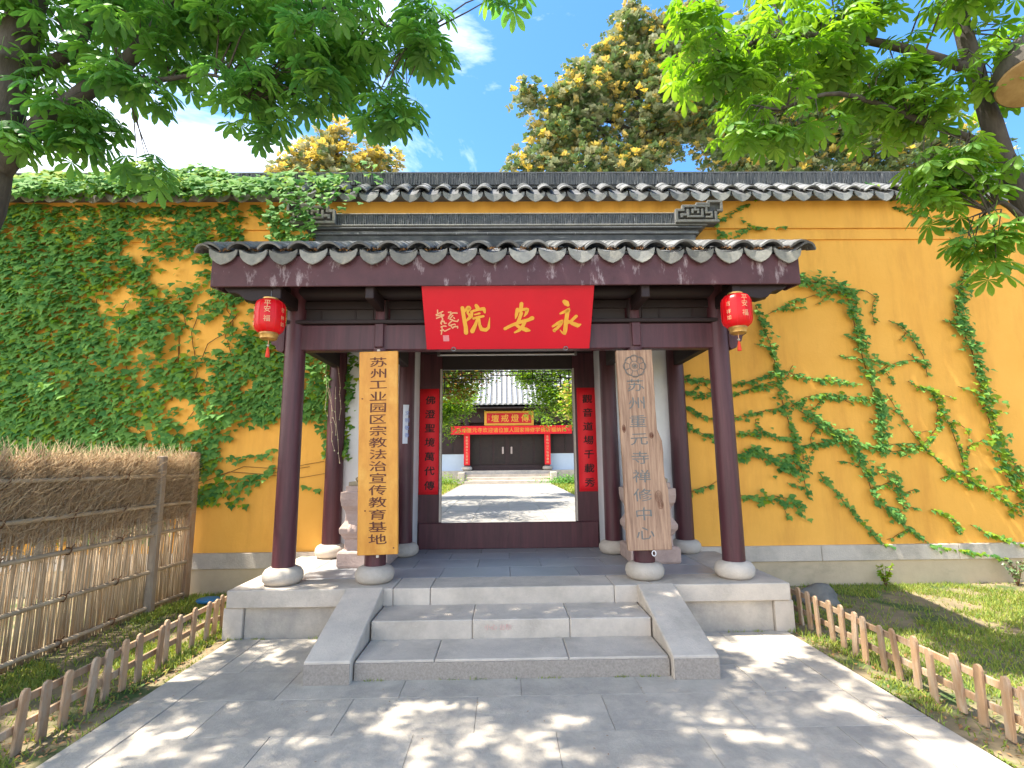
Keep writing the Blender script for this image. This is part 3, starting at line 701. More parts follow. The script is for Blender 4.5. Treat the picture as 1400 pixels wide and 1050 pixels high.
# notice on a column
nt = thing('paper_notice', 'small white notice with blue writing taped to the column beside the golden board', 'notice', (XC-1.43, 6.933, 2.21))
mb = MB()
for i in range(7):
    a_ = -.55+i*1.1/6
    for z in (-.265, .265): mb.v.append((.114*math.sin(a_+.5), .112-.114*math.cos(a_+.5), z))
for i in range(6): mb.f.append((2*i, 2*i+2, 2*i+3, 2*i+1))
o = part('paper', mb, M_paper, nt, local=True); so = o.modifiers.new('thickness', 'SOLIDIFY'); so.thickness = .001
glyphs('lettering', vert('文明敬香', .052, .15, .10), .065, M_blueink, nt, -.004+.0, weight=.0)
# lamp tube above the door
lt = thing('tube_lamp', 'thin white unlit lamp tube above the doorway under the red plaque', 'lamp', (XC, 7.28, 3.24))
part('tube', MB().tube([(-.99, 0, 0), (.99, 0, 0)], .013, 12), M_tube, lt, smooth=True, local=True)
for s in (-1, 1): part('end_cap', MB().box(s*1.005-.02, s*1.005+.02, -.018, .018, -.016, .058), M_steel, lt, local=True)

# ---------------------------------------------------------------- lanterns
def lantern(x, y, z, label, rot, txt):
    t = thing('red_lantern', label, 'lantern', (x, y, z), 'red lanterns hanging under the eave corners', rot=(0, 0, rot))
    t.scale = (.9, .9, .92)
    prof = [(.075, -.190), (.118, -.178), (.148, -.150), (.160, -.110), (.164, -.03), (.164, .05), (.160, .115), (.146, .152), (.116, .178), (.078, .188)]
    mb = MB(); n = 36; vs_ = []; fs = []
    for r, zz in prof:
        for k in range(n):
            rr_ = r*(1-.028*(k % 3 != 0)); a_ = 2*math.pi*k/n
            vs_.append((rr_*math.cos(a_), rr_*math.sin(a_), zz))
    for j in range(len(prof)-1):
        for k in range(n): fs.append((j*n+k, j*n+(k+1) % n, (j+1)*n+(k+1) % n, (j+1)*n+k))
    part('lantern_body', mb.add(vs_, fs), M_lantern, t, smooth=True, local=True)
    for k in range(12):
        a_ = 2*math.pi*k/12
        part('rib', MB().tube([(r*1.004*math.cos(a_), r*1.004*math.sin(a_), zz) for r, zz in prof], .0022, 5), M_redpaper, t, local=True)
    part('top_ring', MB().lathe([(.070, .186), (.086, .190), (.086, .206), (.070, .212), (.05, .215)], 28), M_brass, t, smooth=True, local=True)
    part('bottom_ring', MB().lathe([(.072, -.262), (.092, -.250), (.095, -.215), (.105, -.205), (.100, -.186), (.08, -.184)], 28), M_brass, t, smooth=True, local=True)
    part('hanging_wire', MB().tube([(0, 0, .21), (0, 0, .30)], .003, 5), M_steel, t, local=True)
    ts = part('tassel', MB().tube([(0, 0, -.455), (0, 0, -.44), (0, 0, -.36), (0, 0, -.345)], [.022, .024, .014, .006], 10), M_tassel, t, local=True)
    part('cord', MB().tube([(0, 0, -.345), (0, 0, -.255)], .004, 6), M_goldpale, ts, local=True)
    part('bead', MB().lathe([(.004, -.338), (.014, -.33), (.014, -.322), (.004, -.314)], 10), M_granite, ts, local=True)
    for k, (ch, emz) in enumerate(txt):
        a_ = k*math.pi/3-math.pi/2
        g = glyphs('lettering', [(c, 0, zz) for c, zz in ch], emz, M_goldpale, t, -.168, weight=.0)
        g.rotation_euler = (0, 0, a_+math.pi/2)
wr = [([('福', -.06), ('平', .11), ('安', .045)], .075), ([('吉', .06), ('祥', -.03), ('如', -.10)], .055), ([('福', -.06), ('平', .11), ('安', .045)], .075),
      ([('吉', .06), ('祥', -.03)], .055), ([('福', -.06)], .075), ([('吉', .06), ('祥', -.03), ('如', -.10)], .055)]
lantern(XC-2.43, 5.03, 3.175, 'red lantern hanging before the column on the ivy side of the gate', .25, wr)
lantern(XC+2.36, 5.03, 3.205, 'red lantern hanging before the column on the bare ochre wall side', .1, wr)

# ---------------------------------------------------------------- stone lions on pedestals
def lion(s, lab_l, lab_p):
    cx, cy = XC+s*1.75, 6.56
    pd = thing('lion_pedestal', lab_p, 'pedestal', (cx, cy, P), 'carved stone pedestals flanking the door')
    prof = [(.285, 0), (.30, .03), (.30, .17), (.285, .195), (.235, .20), (.232, .325), (.25, .34), (.262, .37), (.285, .40), (.290, .455), (.262, .50), (.236, .54), (.232, .62), (.24, .66), (.275, .72), (.287, .80), (.285, .885), (.24, .888), (.238, .955)]
    mb = MB().lathe([(r*math.sqrt(2), z) for r, z in prof], 4, cx, cy, P, a0=math.pi/4)
    part('pedestal_body', mb, M_stone, pd, .005)
    for k in range(5):
        zc_ = P+.60-.0*k; x = cx-.16+.08*k
        part('carved_petal', MB().lathe([(.004, -.05), (.035, -.03), (.04, .01), (.02, .05), (.004, .06)], 10, x, cy-.262, P+.445), M_stone, pd, smooth=True)
    ln = thing('stone_lion', lab_l, 'statue', (cx, cy, P+.955), 'stone lions on the carved pedestals')
    bm = bmesh.new()
    def ell(x, y, z, a_, b_, c_, rx=0):
        M = Matrix.Translation((x, y, z)) @ Matrix.Rotation(rx, 4, 'X') @ Matrix.Diagonal((a_, b_, c_, 1))
        bmesh.ops.create_icosphere(bm, subdivisions=3, radius=1, matrix=M)
    ell(0, .08, .16, .125, .15, .15); ell(0, 0, .25, .115, .12, .18, R(18)); ell(0, -.06, .34, .10, .09, .12)
    ell(0, -.09, .47, .095, .095, .095); ell(0, -.165, .445, .06, .055, .045); ell(0, -.02, .47, .12, .08, .12)
    for q in (-1, 1):
        ell(q*.095, .07, .10, .06, .13, .10); ell(q*.11, -.05, .03, .045, .09, .03)
        ell(q*.065, -.12, .18, .036, .04, .17, R(-6)); ell(q*.068, -.16, .03, .045, .06, .03)
        ell(q*.085, -.05, .545, .025, .02, .035); ell(q*.04, -.165, .49, .018, .02, .018)
        for k in range(4): ell(q*(.10-.0*k), -.03+.03*(k % 2), .40+.045*k, .03, .03, .03)
    ell(0, .22, .22, .035, .035, .14, R(-12)); ell(0, .22, .35, .05, .04, .06)
    me = bpy.data.meshes.new('lion_body'); bm.to_mesh(me); bm.free(); me.materials.append(M_lionstone)
    o = bpy.data.objects.new('lion_body', me); col.objects.link(o); o.parent = ln; o.scale = (1.12, 1.12, 1.08)
    rm = o.modifiers.new('remesh', 'REMESH'); rm.mode = 'VOXEL'; rm.voxel_size = .011; rm.use_smooth_shade = True
    part('lion_base', MB().box(cx-.21, cx+.21, cy-.23, cy+.25, P+.957, P+1.005), M_lionstone, ln, .006)
    o.location.z = .045
lion(-1, 'seated stone lion half hidden behind the golden name board', 'carved pinkish stone pedestal behind the golden name board')
lion(1, 'seated stone lion half hidden behind the cracked wooden name board', 'carved pinkish stone pedestal behind the cracked wooden name board')

# ---------------------------------------------------------------- reed fence
FX = -4.22
fe = thing('reed_fence', 'tall brushwood and reed screen with bamboo rails meeting the temple wall', 'fence', (FX, 5, 0))
rr = random.Random(21)
reed_t = MB().tube([(0, 0, 0), (0, 0, .5), (0, 0, 1)], [1, .9, .6], 4)
Ms = []
for layer in range(2):
    y = 3.0
    while y < 6.93:
        hgt = rr.uniform(1.25, 1.5) if layer else rr.uniform(.95, 1.3); th = rr.uniform(.004, .0075)
        M = Matrix.Translation((.025-.03*layer+rr.uniform(-.008, .008), y-5, -.02)) @ Euler((rr.uniform(-.03, .03), rr.uniform(-.02, .02), rr.random()*3)).to_matrix().to_4x4() @ Matrix.Diagonal((th, th, hgt, 1))
        Ms.append(M); y += rr.uniform(.006, .015) if layer == 0 else rr.uniform(.012, .03)
obj('reeds', scatter_mesh('reeds', (reed_t.v, reed_t.f), Ms, [M_reed]), fe, 'stuff')
twig_t = MB().tube([(0, 0, 0), (.08, 0, .5), (-.02, .05, 1)], [1, .8, .3], 3)
Ms = []
for i in range(19000):
    y = rr.uniform(3.0, 6.93); z = rr.triangular(.75, 1.80, 1.55); L_ = rr.uniform(.10, .26); th = rr.uniform(.0018, .004)
    z = min(z, 1.90-L_*.75)
    if z < 1.0 and rr.random() < .5: continue
    M = Matrix.Translation((rr.gauss(0, .024), y-5, z)) @ Euler((rr.gauss(0, .75), rr.gauss(0, .35), rr.random()*6)).to_matrix().to_4x4() @ Matrix.Diagonal((th*(1), th, L_, 1))
    Ms.append(M)
obj('brushwood', scatter_mesh('brushwood', (twig_t.v, twig_t.f), Ms, [M_brush]), fe, 'stuff')
part('brush_core', MB().box(FX-.02, FX+.004, 3.0, 6.93, 1.02, 1.74), M_brush, fe)
def bamboo(y0, y1, z0, z1, x):
    pts = []; rad = []; n = int((y1-y0)/.30)
    for i in range(n+1):
        y = y0+(y1-y0)*i/n; z = z0+(z1-z0)*i/n
        for d, r in ((-.012, .021), (0, .025), (.012, .021)): pts.append((x, y+d, z)); rad.append(r)
    return MB().tube(pts, rad, 10)
for z in (1.56, 1.215, .885, .46, .06):
    part('bamboo_rail', bamboo(3.0, 6.22, z+.02, z, FX+.065), M_bamboo, fe, smooth=True)
    part('bamboo_rail', bamboo(6.30, 6.90, z, z-.01, FX+.06), M_bamboo, fe, smooth=True)
    for y in (3.5, 4.35, 5.05, 5.7):
        part('rope_tie', MB().tube([(FX+.065+.034*math.cos(t), y+.01*math.sin(3*t), z+.01+.034*math.sin(t)) for t in np.linspace(0, 2*math.pi, 12)], .006, 5), M_stem, fe)
        part('rope_tail', MB().tube([(FX+.09, y, z+.03), (FX+.11, y+.02, z+.07)], .005, 4), M_stem, fe)
part('post', MB().box(FX+.03, FX+.12, 6.215, 6.30, -.05, 1.80), M_post, fe, .01)
part('post', MB().box(FX-.03, FX+.07, 6.93, 7.05, -.05, 1.86), M_picket, fe, .01)
part('post', MB().box(FX+.03, FX+.12, 3.0, 3.09, -.05, 1.80), M_post, fe, .01)

# ---------------------------------------------------------------- low picket fences
pk = [(-.03, 0), (.03, 0), (.03, .36), (.022, .385), (.0, .395), (-.022, .385), (-.03, .36)]
def picket_me(h, nm='picket'):
    return mk(nm, MB().prism([(a_, (b_ if b_ == 0 else b_-.36+h)) for a_, b_ in pk], 'x', -.011, .011), M_picket, .003)
PK, PKL = picket_me(.335), picket_me(.385)
def picket_fence(s, label):
    t = thing('picket_fence', label, 'fence', (XC+s*3.0, 4.4, 0), 'low wooden picket fences beside the paving')
    rr = random.Random(40+s); y = 1.6; i = 0; X = XC+s*3.0
    while y < 5.75:
        long_ = (i % 4 == 1)
        me = PKL if long_ else PK
        inst('picket', me, t, (X-s*(.03 if long_ else .0)+rr.uniform(-.01, .01), y, (-.06 if long_ else -.01)+rr.uniform(-.02, .015)),
             (rr.uniform(-.05, .05), rr.uniform(-.06, .06)-s*.02, rr.uniform(-.12, .12)))
        y += rr.uniform(.150, .19); i += 1
    for z in (.125, .285):
        y = 1.5
        while y < 5.7:
            L_ = min(1.35, 5.75-y)
            M = Matrix.Translation((X+s*.026, y, z+rr.uniform(-.008, .008))) @ Matrix.Rotation(rr.uniform(-.012, .012), 4, 'X')
            part('rail', MB().box(-.010, .010, 0, L_, -.024, .024, M), M_picket, t, .003); y += L_+.004
    return t
picket_fence(-1, 'low reddish picket fence on the reed screen side of the paving')
picket_fence(1, 'low reddish picket fence on the lawn side of the paving')

# ---------------------------------------------------------------- small things on the ground
bl = thing('plastic_lid', 'blue plastic lid lying on the soil by the picket fence', 'lid', (-3.66, 6.60, 0))
part('lid_body', MB().lathe([(.115, .03), (.13, .05), (.125, .062), (.11, .058), (.10, .066), (.03, .075)], 28), M_blue, bl, smooth=True, local=True)
bm = bmesh.new(); bmesh.ops.create_icosphere(bm, subdivisions=4, radius=1)
for v in bm.verts:
    n_ = .12*math.sin(v.co.x*4+1)+.10*math.sin(v.co.y*5+v.co.z*3)+.04*math.sin(v.co.x*13)*math.cos(v.co.z*11)
    v.co *= 1+n_; v.co.x *= .27; v.co.y *= .19; v.co.z *= .17
me = bpy.data.meshes.new('boulder'); bm.to_mesh(me); bm.free(); me.materials.append(M_rock)
me.polygons.foreach_set('use_smooth', [True]*len(me.polygons))
o = obj('boulder', me, None, None, (3.70, 6.28, .03)); tag(o, 'half buried grey boulder between the platform corner and the plinth', 'rock')

# ---------------------------------------------------------------- leaves
def chestnut_leaf():
    """palmate leaf of seven drooping leaflets"""
    vs_, fs = [], []
    angs = [-150, -102, -55, -12, 32, 78, 128]; lens = [.45, .72, .92, 1., .95, .75, .48]
    for a_, L_ in zip(angs, lens):
        a_ = R(a_); c, s = math.cos(a_), math.sin(a_); b = len(vs_)
        st = [(0, 0, 0), (.30, .085, -.05), (.64, .165, -.17), (.86, .12, -.31), (1, 0, -.44)]
        L_ *= .17
        for t, w, dz in st:
            for sd in ((0,) if w == 0 else (1, 0, -1)):
                x, y, z = t*L_, sd*w*L_*1.15, dz*L_*1.1-(abs(sd)*w*L_*.35)
                vs_.append((x*c-y*s, x*s+y*c, z))
        f = [(0,2,1),(0,3,2),(1,2,5,4),(2,3,6,5),(4,5,8,7),(5,6,9,8),(7,8,10),(8,9,10)]
        fs += [tuple(i+b for i in q) for q in f]
    b = len(vs_); vs_ += [(0,.002,0),(0,-.002,0),(-.03,.002,.09),(-.03,-.002,.09)]; fs.append((b, b+1, b+3, b+2))
    return vs_, fs
CH = chestnut_leaf()
def leaf_me(name, t, m, smooth=True):
    mb = MB(); mb.v = [tuple(v) for v in t[0]]; mb.f = list(t[1]); me = bpy.data.meshes.new(name); me.from_pydata(mb.v, [], mb.f); me.materials.append(m)
    return me
def tree(name, label, trunk, limbs, blobs, m_leaf, tmpl, pick, seed, lname='leaf', extra=None, scale=(.68, 1.08), droop=.5, group=None, cat='tree', shade=(), knots=()):
    """trunk: [(x,y,z,r)]; limbs: lists of the same; blobs: (x,y,z,rx,ry,rz,n). The leaves nearest the viewer's side are single objects."""
    rr = random.Random(seed); t = thing(name, label, cat, trunk[0][:3], group)
    def smooth_path(p, n=5):
        out = []
        for i in range(len(p)-1):
            p0, p1, p2, p3 = p[max(i-1, 0)], p[i], p[i+1], p[min(i+2, len(p)-1)]
            for q in range(n):
                u = q/n; out.append(tuple(.5*((2*p1[k])+(-p0[k]+p2[k])*u+(2*p0[k]-5*p1[k]+4*p2[k]-p3[k])*u*u+(-p0[k]+3*p1[k]-3*p2[k]+p3[k])*u**3) for k in range(4)))
        return out+[p[-1]]
    tp = smooth_path(trunk)
    part('trunk', MB().tube([p[:3] for p in tp], [p[3]*(1+.06*math.sin(i*1.9)) for i, p in enumerate(tp)], 16), M_bark, t, smooth=True)
    nodes = [p[:3] for p in tp[len(tp)//2:]]; dm = 2.4 if m_leaf is M_leafR else 2.9
    for l in limbs:
        lp = smooth_path(l); nodes += [p[:3] for p in lp]
        part('limb', MB().tube([p[:3] for p in lp], [p[3] for p in lp], 10), M_bark, t, smooth=True)
    Ms = []; tw = MB(); NA = np.array(nodes)
    for (x, y, z, rx, ry, rz, n) in blobs:
        k = 0; big = rx > 1.2; n = int(n*(1.25 if big else dm))
        while k < n:
            d = Vector((rr.gauss(0, 1), rr.gauss(0, 1), rr.gauss(0, 1))).normalized()*(rr.random()**.45)
            c = Vector((x+d.x*rx, y+d.y*ry, z+d.z*rz)); m_ = rr.randint(4, 7)
            if not big or rr.random() < .15:
                a_ = NA[np.argmin(((NA-np.array(c))**2).sum(1))]; mid = (Vector(a_)+c)/2+Vector((rr.uniform(-.08, .08), rr.uniform(-.08, .08), .10))
                if (Vector(a_)-c).length < 2.2: tw.tube([a_, mid, c], [.010, .006, .003], 4)
            for j in range(m_):
                if k >= n: break
                aa = 2*math.pi*j/m_+rr.uniform(-.4, .4); rad = rr.uniform(.06, .17)
                p = c+Vector((math.cos(aa)*rad, math.sin(aa)*rad, rr.uniform(-.10, .03)))
                sc = rr.uniform(*scale)*(1.25 if big else 1.)
                Ms.append(Matrix.Translation(p) @ Matrix.Rotation(aa, 4, 'Z') @ Matrix.Rotation(rr.uniform(.05, .75)*droop*1.6, 4, 'Y') @ Matrix.Rotation(rr.uniform(-.35, .35), 4, 'X') @ Matrix.Rotation(rr.uniform(-.9, .9), 4, 'Z') @ Matrix.Diagonal((sc, sc, sc, 1))); k += 1
    if tw.v: part('twigs', tw, M_bark, t, kind='stuff')
    Ms = [M for M in Ms]
    def apparent(M):
        p = M.translation; q = cam.matrix_world.inverted() @ p
        if q.z > -.3: return 0
        u, v = abs(q.x/q.z), abs(q.y/q.z)
        return 0 if (u > 1.03 or v > .78) else 1/(-q.z)
    Ms.sort(key=apparent, reverse=True)
    lm = leaf_me(lname, tmpl, m_leaf)
    inv = Matrix.Translation(-Vector(trunk[0][:3]))
    for M in Ms[:pick]:
        o = bpy.data.objects.new(lname, lm); col.objects.link(o); o.parent = t; o.matrix_local = inv @ M
    rest = Ms[pick:]
    if rest: obj('foliage', scatter_mesh('foliage', tmpl, [inv @ M for M in rest], [m_leaf]), t, 'stuff')
    return t
# left chestnut
tree('chestnut_tree', 'broad chestnut tree leaning over the ivy covered wall beside the reed screen',
     [(-4.9, 3.9, -.1, .26), (-4.8, 3.9, .8, .20), (-4.52, 3.9, 2.3, .17), (-4.30, 3.9, 3.4, .16), (-4.19, 3.9, 4.3, .15), (-4.14, 3.92, 5.4, .13), (-4.0, 3.9, 6.8, .10), (-3.9, 3.8, 8.2, .06)],
     [[(-4.13, 3.9, 4.1, .09), (-3.86, 3.92, 4.52, .075), (-3.55, 3.95, 4.86, .07), (-3.22, 4.0, 5.25, .062), (-3.0, 4.05, 5.85, .055), (-2.6, 3.9, 6.8, .035)],
      [(-4.10, 3.92, 5.0, .06), (-3.75, 4.0, 5.3, .05), (-3.70, 4.1, 5.9, .045), (-3.4, 4.2, 7.2, .03)],
      [(-3.0, 4.05, 5.85, .04), (-2.2, 4.1, 5.9, .03), (-1.4, 4.1, 5.8, .02), (-.8, 4.1, 5.5, .01)],
      [(-3.55, 3.95, 4.86, .03), (-3.0, 4.0, 5.0, .022), (-2.5, 4.0, 5.05, .014), (-2.15, 4.0, 4.8, .006)],
      [(-4.0, 3.9, 6.8, .07), (-3.0, 3.2, 7.8, .05), (-1.5, 2.8, 8.3, .03), (0.2, 2.6, 8.4, .015)]],
     [(-3.72, 4.0, 4.72, .36, .35, .42, 34), (-4.0, 3.9, 5.5, .45, .4, .45, 30), (-3.25, 4.0, 5.45, .6, .45, .42, 48), (-3.1, 3.9, 4.95, .3, .3, .22, 16), (-2.5, 4.0, 5.6, .6, .5, .38, 58),
      (-2.15, 4.0, 4.95, .32, .35, .42, 30), (-1.5, 4.0, 5.42, .6, .45, .50, 80), (-1.72, 4.0, 5.0, .25, .3, .2, 12), (-.98, 4.0, 4.85, .20, .2, .26, 14), (-.72, 4.0, 5.45, .18, .25, .45, 20), (-3.1, 4.15, 4.35, .14, .14, .14, 6),
      (-3.95, 3.8, 4.32, .22, .2, .16, 10), (.02, 3.95, 5.86, .14, .1, .06, 4), (-2.3, 4.4, 6.6, 1.8, .8, .7, 110),
      (-4.2, 4.6, 7.4, 1.6, 1.3, 1.0, 220), (-2.6, 4.2, 7.9, 1.7, 1.4, .9, 260), (-3.6, 2.6, 7.6, 1.7, 1.5, 1.1, 240), (-1.4, 2.9, 8.2, 1.6, 1.5, .8, 230), (-5.6, 3.4, 7.6, 1.4, 1.8, 1.0, 160), (-2.2, .8, 8.2, 1.8, 1.5, .9, 140)],
     M_leafL, CH, 285, 31)
# right chestnut
rt = tree('chestnut_tree', 'chestnut tree with bright green leaves and a sawn limb stub over the bare ochre wall',
     [(6.1, 4.2, -.1, .22), (5.95, 4.2, 1.0, .16), (5.45, 4.2, 2.5, .12), (4.92, 4.2, 3.45, .10), (4.66, 4.2, 4.1, .085), (4.50, 4.2, 4.9, .075), (4.38, 4.2, 5.9, .07), (4.2, 4.1, 7.0, .06), (4.0, 3.9, 8.0, .04)],
     [[(4.40, 4.2, 5.3, .05), (3.7, 4.25, 5.6, .04), (2.9, 4.25, 5.7, .03), (2.1, 4.2, 5.5, .015)],
      [(4.50, 4.2, 4.5, .04), (3.9, 4.2, 4.75, .03), (3.1, 4.15, 5.0, .02), (2.5, 4.1, 4.8, .01)],
      [(4.7, 4.2, 3.75, .03), (4.4, 4.1, 3.9, .02), (4.2, 4.05, 3.8, .01)]],
     [(1.85, 4.2, 5.50, .34, .4, .45, 36), (2.45, 4.2, 5.45, .48, .5, .60, 74), (2.5, 4.1, 4.66, .36, .28, .18, 20), (2.15, 4.1, 4.55, .15, .15, .12, 5), (3.35, 4.3, 5.62, .62, .5, .45, 90), (3.45, 4.3, 5.0, .4, .4, .3, 22),
      (3.9, 4.3, 4.95, .30, .4, .35, 30), (4.12, 4.15, 4.22, .42, .35, .30, 40), (3.85, 4.1, 4.0, .15, .2, .2, 8), (4.15, 4.05, 3.55, .24, .25, .34, 20), (4.3, 3.95, 5.8, .4, .3, .35, 26), (4.25, 3.9, 5.2, .25, .2, .3, 12), (5.1, 4.5, 5.7, .4, .4, .5, 24), (3.2, 4.4, 6.7, 1.5, .9, .6, 80),
      (5.6, 4.0, 7.6, 1.5, 1.5, .9, 60), (4.6, 2.6, 7.8, 1.5, 1.4, .9, 60), (3.0, 4.6, 7.6, 1.2, 1.2, .7, 40)],
     M_leafR, CH, 285, 32)
# sawn stub: bark-covered limb whose cut face looks down and forward
c0 = Vector((4.52, 3.80, 4.92)); dr = Vector((-.22, -.22, -.80)).normalized()
sp = [c0+Vector((.12, .22, .10))-dr*.35, c0-dr*.2, c0-dr*.02, c0+dr*.10]
st = part('sawn_stub', MB().tube(sp, [.12, .21, .27, .255], 24), M_bark, rt, smooth=True)
part('cut_face', MB().tube([c0+dr*.101, c0+dr*.113, c0+dr*.122], [.25, .24, .19], 24), M_cut, st, smooth=True)

# magnolias beyond the wall
def rosette(n=9, L_=.19):
    vs_, fs = [], []; rr = random.Random(2)
    for k in range(n):
        a_ = 2*math.pi*k/n+rr.uniform(-.2, .2); el = rr.uniform(.1, 1.1); l = L_*rr.uniform(.75, 1.1); c, s = math.cos(a_), math.sin(a_); ce, se = math.cos(el), math.sin(el); b = len(vs_)
        for t, w in ((.08, 0), (.55, .28), (1, 0)):
            for sd in ((0,) if w == 0 else (1, 0, -1)):
                r_ = t*l; y = sd*w*l*.9; z_ = r_*se-t*t*l*.25-(0 if sd else -.0)+abs(sd)*.012
                vs_.append((r_*ce*c-y*s, r_*ce*s+y*c, z_))
        fs += [tuple(i+b for i in q) for q in ((0,2,1),(0,3,2),(1,2,4),(2,3,4))]
    return vs_, fs
RO = rosette()
def magnolia(label, x, y, blobs, seed, fy=.3, fp=.2, n1=280, pick=0, sc=(.72, 1.15)):
    rr = random.Random(seed); t = thing('magnolia_tree', label, 'tree', (x, y, 0), 'magnolia trees beyond the wall')
    blobs = [(b[0], b[1], b[2], b[3], b[4], b[5], int(b[6]*3.4)) for b in blobs]; zt = max(b[2] for b in blobs)
    part('trunk', MB().tube([(x, y, -.1), (x+.1, y, zt*.4), (x-.05, y, zt*.75), (x, y, zt)], [.22, .17, .10, .03], 10), M_bark, t, smooth=True)
    groups = {0: [], 1: [], 2: []}
    for (bx, by, bz, rx, ry, rz, n) in blobs:
        b0 = (x, y, bz-rz*1.2-.5)
        part('limb', MB().tube([b0, ((x+bx)/2, (y+by)/2, bz-rz*.6), (bx, by, bz)], [.08, .05, .02], 7), M_bark, t, smooth=True)
        nc = max(3, n//16); cs = []
        for _ in range(nc):
            d = Vector((rr.gauss(0, 1), rr.gauss(0, 1), rr.gauss(0, 1))).normalized()*(rr.random()**.4); cs.append(Vector((bx+d.x*rx, by+d.y*ry, bz+d.z*rz)))
        for k in range(n):
            c = rr.choice(cs)
            if rr.random() < .25:
                d = Vector((rr.gauss(0, 1), rr.gauss(0, 1), rr.gauss(0, 1))).normalized()*(rr.random()**.4); p = Vector((bx+d.x*rx, by+d.y*ry, bz+d.z*rz))
            else: p = c+Vector((rr.gauss(0, .19), rr.gauss(0, .19), rr.gauss(0, .17)))
            u = rr.random(); top = (p.z-bz)/rz
            w = 1 if u < fy*(1+.5*top) else (2 if u < fy*(1+.5*top)+fp else 0)
            s_ = rr.uniform(*sc); groups[w].append(Matrix.Translation(p-Vector((x, y, 0))) @ Euler((rr.uniform(-.6, .6), rr.uniform(-.6, .6), rr.random()*6)).to_matrix().to_4x4() @ Matrix.Diagonal((s_,)*3+(1,)))
    for w, m, nm in ((0, M_mag_g, 'green_leaves'), (1, M_mag_y, 'rust_yellow_leaves'), (2, M_mag_p, 'pale_leaves')):
        if not groups[w]: continue
        k = 95; me = leaf_me('leaf_rosette', RO, m)
        for M in groups[w][:k]:
            o = bpy.data.objects.new('leaf_rosette', me); col.objects.link(o); o.parent = t; o.matrix_local = M
        if groups[w][k:]: obj(nm, scatter_mesh(nm, RO, groups[w][k:], [m]), t, 'stuff')
magnolia('tall magnolia with rusty yellow leaf tips rising against the blue sky above the coping', 3.9, 13,
    [(1.0, 13, 9.6, .80, .8, .6, 110), (1.5, 13, 10.6, .7, .8, .75, 130), (.85, 13, 11.75, .28, .3, .42, 30), (1.7, 13, 11.7, .45, .6, .5, 60), (2.4, 13, 11.3, .9, 1, 1.5, 260), (3.1, 13, 12.5, .7, .8, 1.0, 140), (3.75, 13, 13.9, .42, .5, .85, 70),
     (4.2, 13, 11.6, 1.1, 1.1, 1.9, 340), (5.4, 13, 12.0, 1.2, 1.1, 1.9, 340), (4.6, 13, 13.5, .6, .7, .8, 110), (5.7, 13, 14.0, .9, .9, 1.1, 170), (6.9, 13, 13.2, .9, .9, 1.0, 150), (3.0, 13.2, 13.2, .45, .5, .4, 40), (3.0, 12.6, 9.5, 1.5, .8, .6, 200)], 51, .2, .36)
magnolia('dark spreading magnolia behind the bright chestnut leaves with yellow clusters low on its crown', 8.8, 13,
    [(6.6, 13, 10.8, 1.3, 1.1, 1.9, 380), (8.6, 13, 11.0, 1.5, 1.3, 2.0, 460), (10.6, 13, 10.3, 1.4, 1.2, 1.6, 330), (12.6, 13, 10., 1.3, 1.1, 1.2, 200), (7.6, 12.4, 9.3, 1.8, .6, .5, 130)], 52, .2, .14)
magnolia('small yellow magnolia showing just over the coping on the ivy side', -4.6, 13,
    [(-4.9, 13, 9.7, 1.15, .8, .75, 200), (-5.8, 13, 9.5, .6, .6, .6, 80), (-3.6, 13, 9.6, .6, .6, .65, 90), (-4.7, 13, 10.5, .4, .4, .4, 36)], 53, .5, .32)

# ---------------------------------------------------------------- ivy on the wall
def ivy_leaf():
    P2 = [(0, .0), (.42, .10), (.55, .38), (.30, .52), (.20, .60), (0, 1.0), (-.20, .60), (-.30, .52), (-.55, .38), (-.42, .10)]
    vs_ = [(x, -y, .10*abs(x)-.08*y*y) for x, y in P2]+[(0, -.42, .05)]
    return vs_, [(i, (i+1) % 10, 10) for i in range(10)]
IV = ivy_leaf()
def ivy_M(p, rr, s):
    """leaf plane facing out from the wall, tip hanging down"""
    tilt = rr.uniform(.15, 1.05)
    return Matrix.Translation(p) @ Matrix.Rotation(rr.uniform(-.45, .45), 4, 'Z') @ Matrix.Rotation(R(90)-tilt, 4, 'X') @ Matrix.Rotation(rr.uniform(-.6, .6), 4, 'Z') @ Matrix.Rotation(rr.uniform(-.3, .3), 4, 'Y') @ Matrix.Diagonal((s, s, s, 1))
IVYMAP="""000000000000000000000000000000000
999997768888999999999666666677700
999999999999999999999996676666500
999999999999999999999996676666500
999999999999999778888894477774400
999999999999999778888894477774400
999999999999996558557777777774400
999999999999887775537777777774400
999999999999887775537777777774400
999999999999775587785577777774400
999999999999975587785577777774400
999999999998897786656644577774400
999999999989997769955466888774440
999999999989997766955466888774440
999999999989988877677488999899990
999999999988988877677488999889990
999999999999899988688599899889990
999999999999999988744899999999990
999999999999999998774889999999990
999999999999998997992778440007990
999999999999999997887883110002880
999999999999999997887883110002880
999999999999999999998552556000000
999999999999999999997775440000000
999999999999999999997775540000000
999999999999999999990000000000000
999999999999999999990000000000000
999999999999999999990000000000000"""

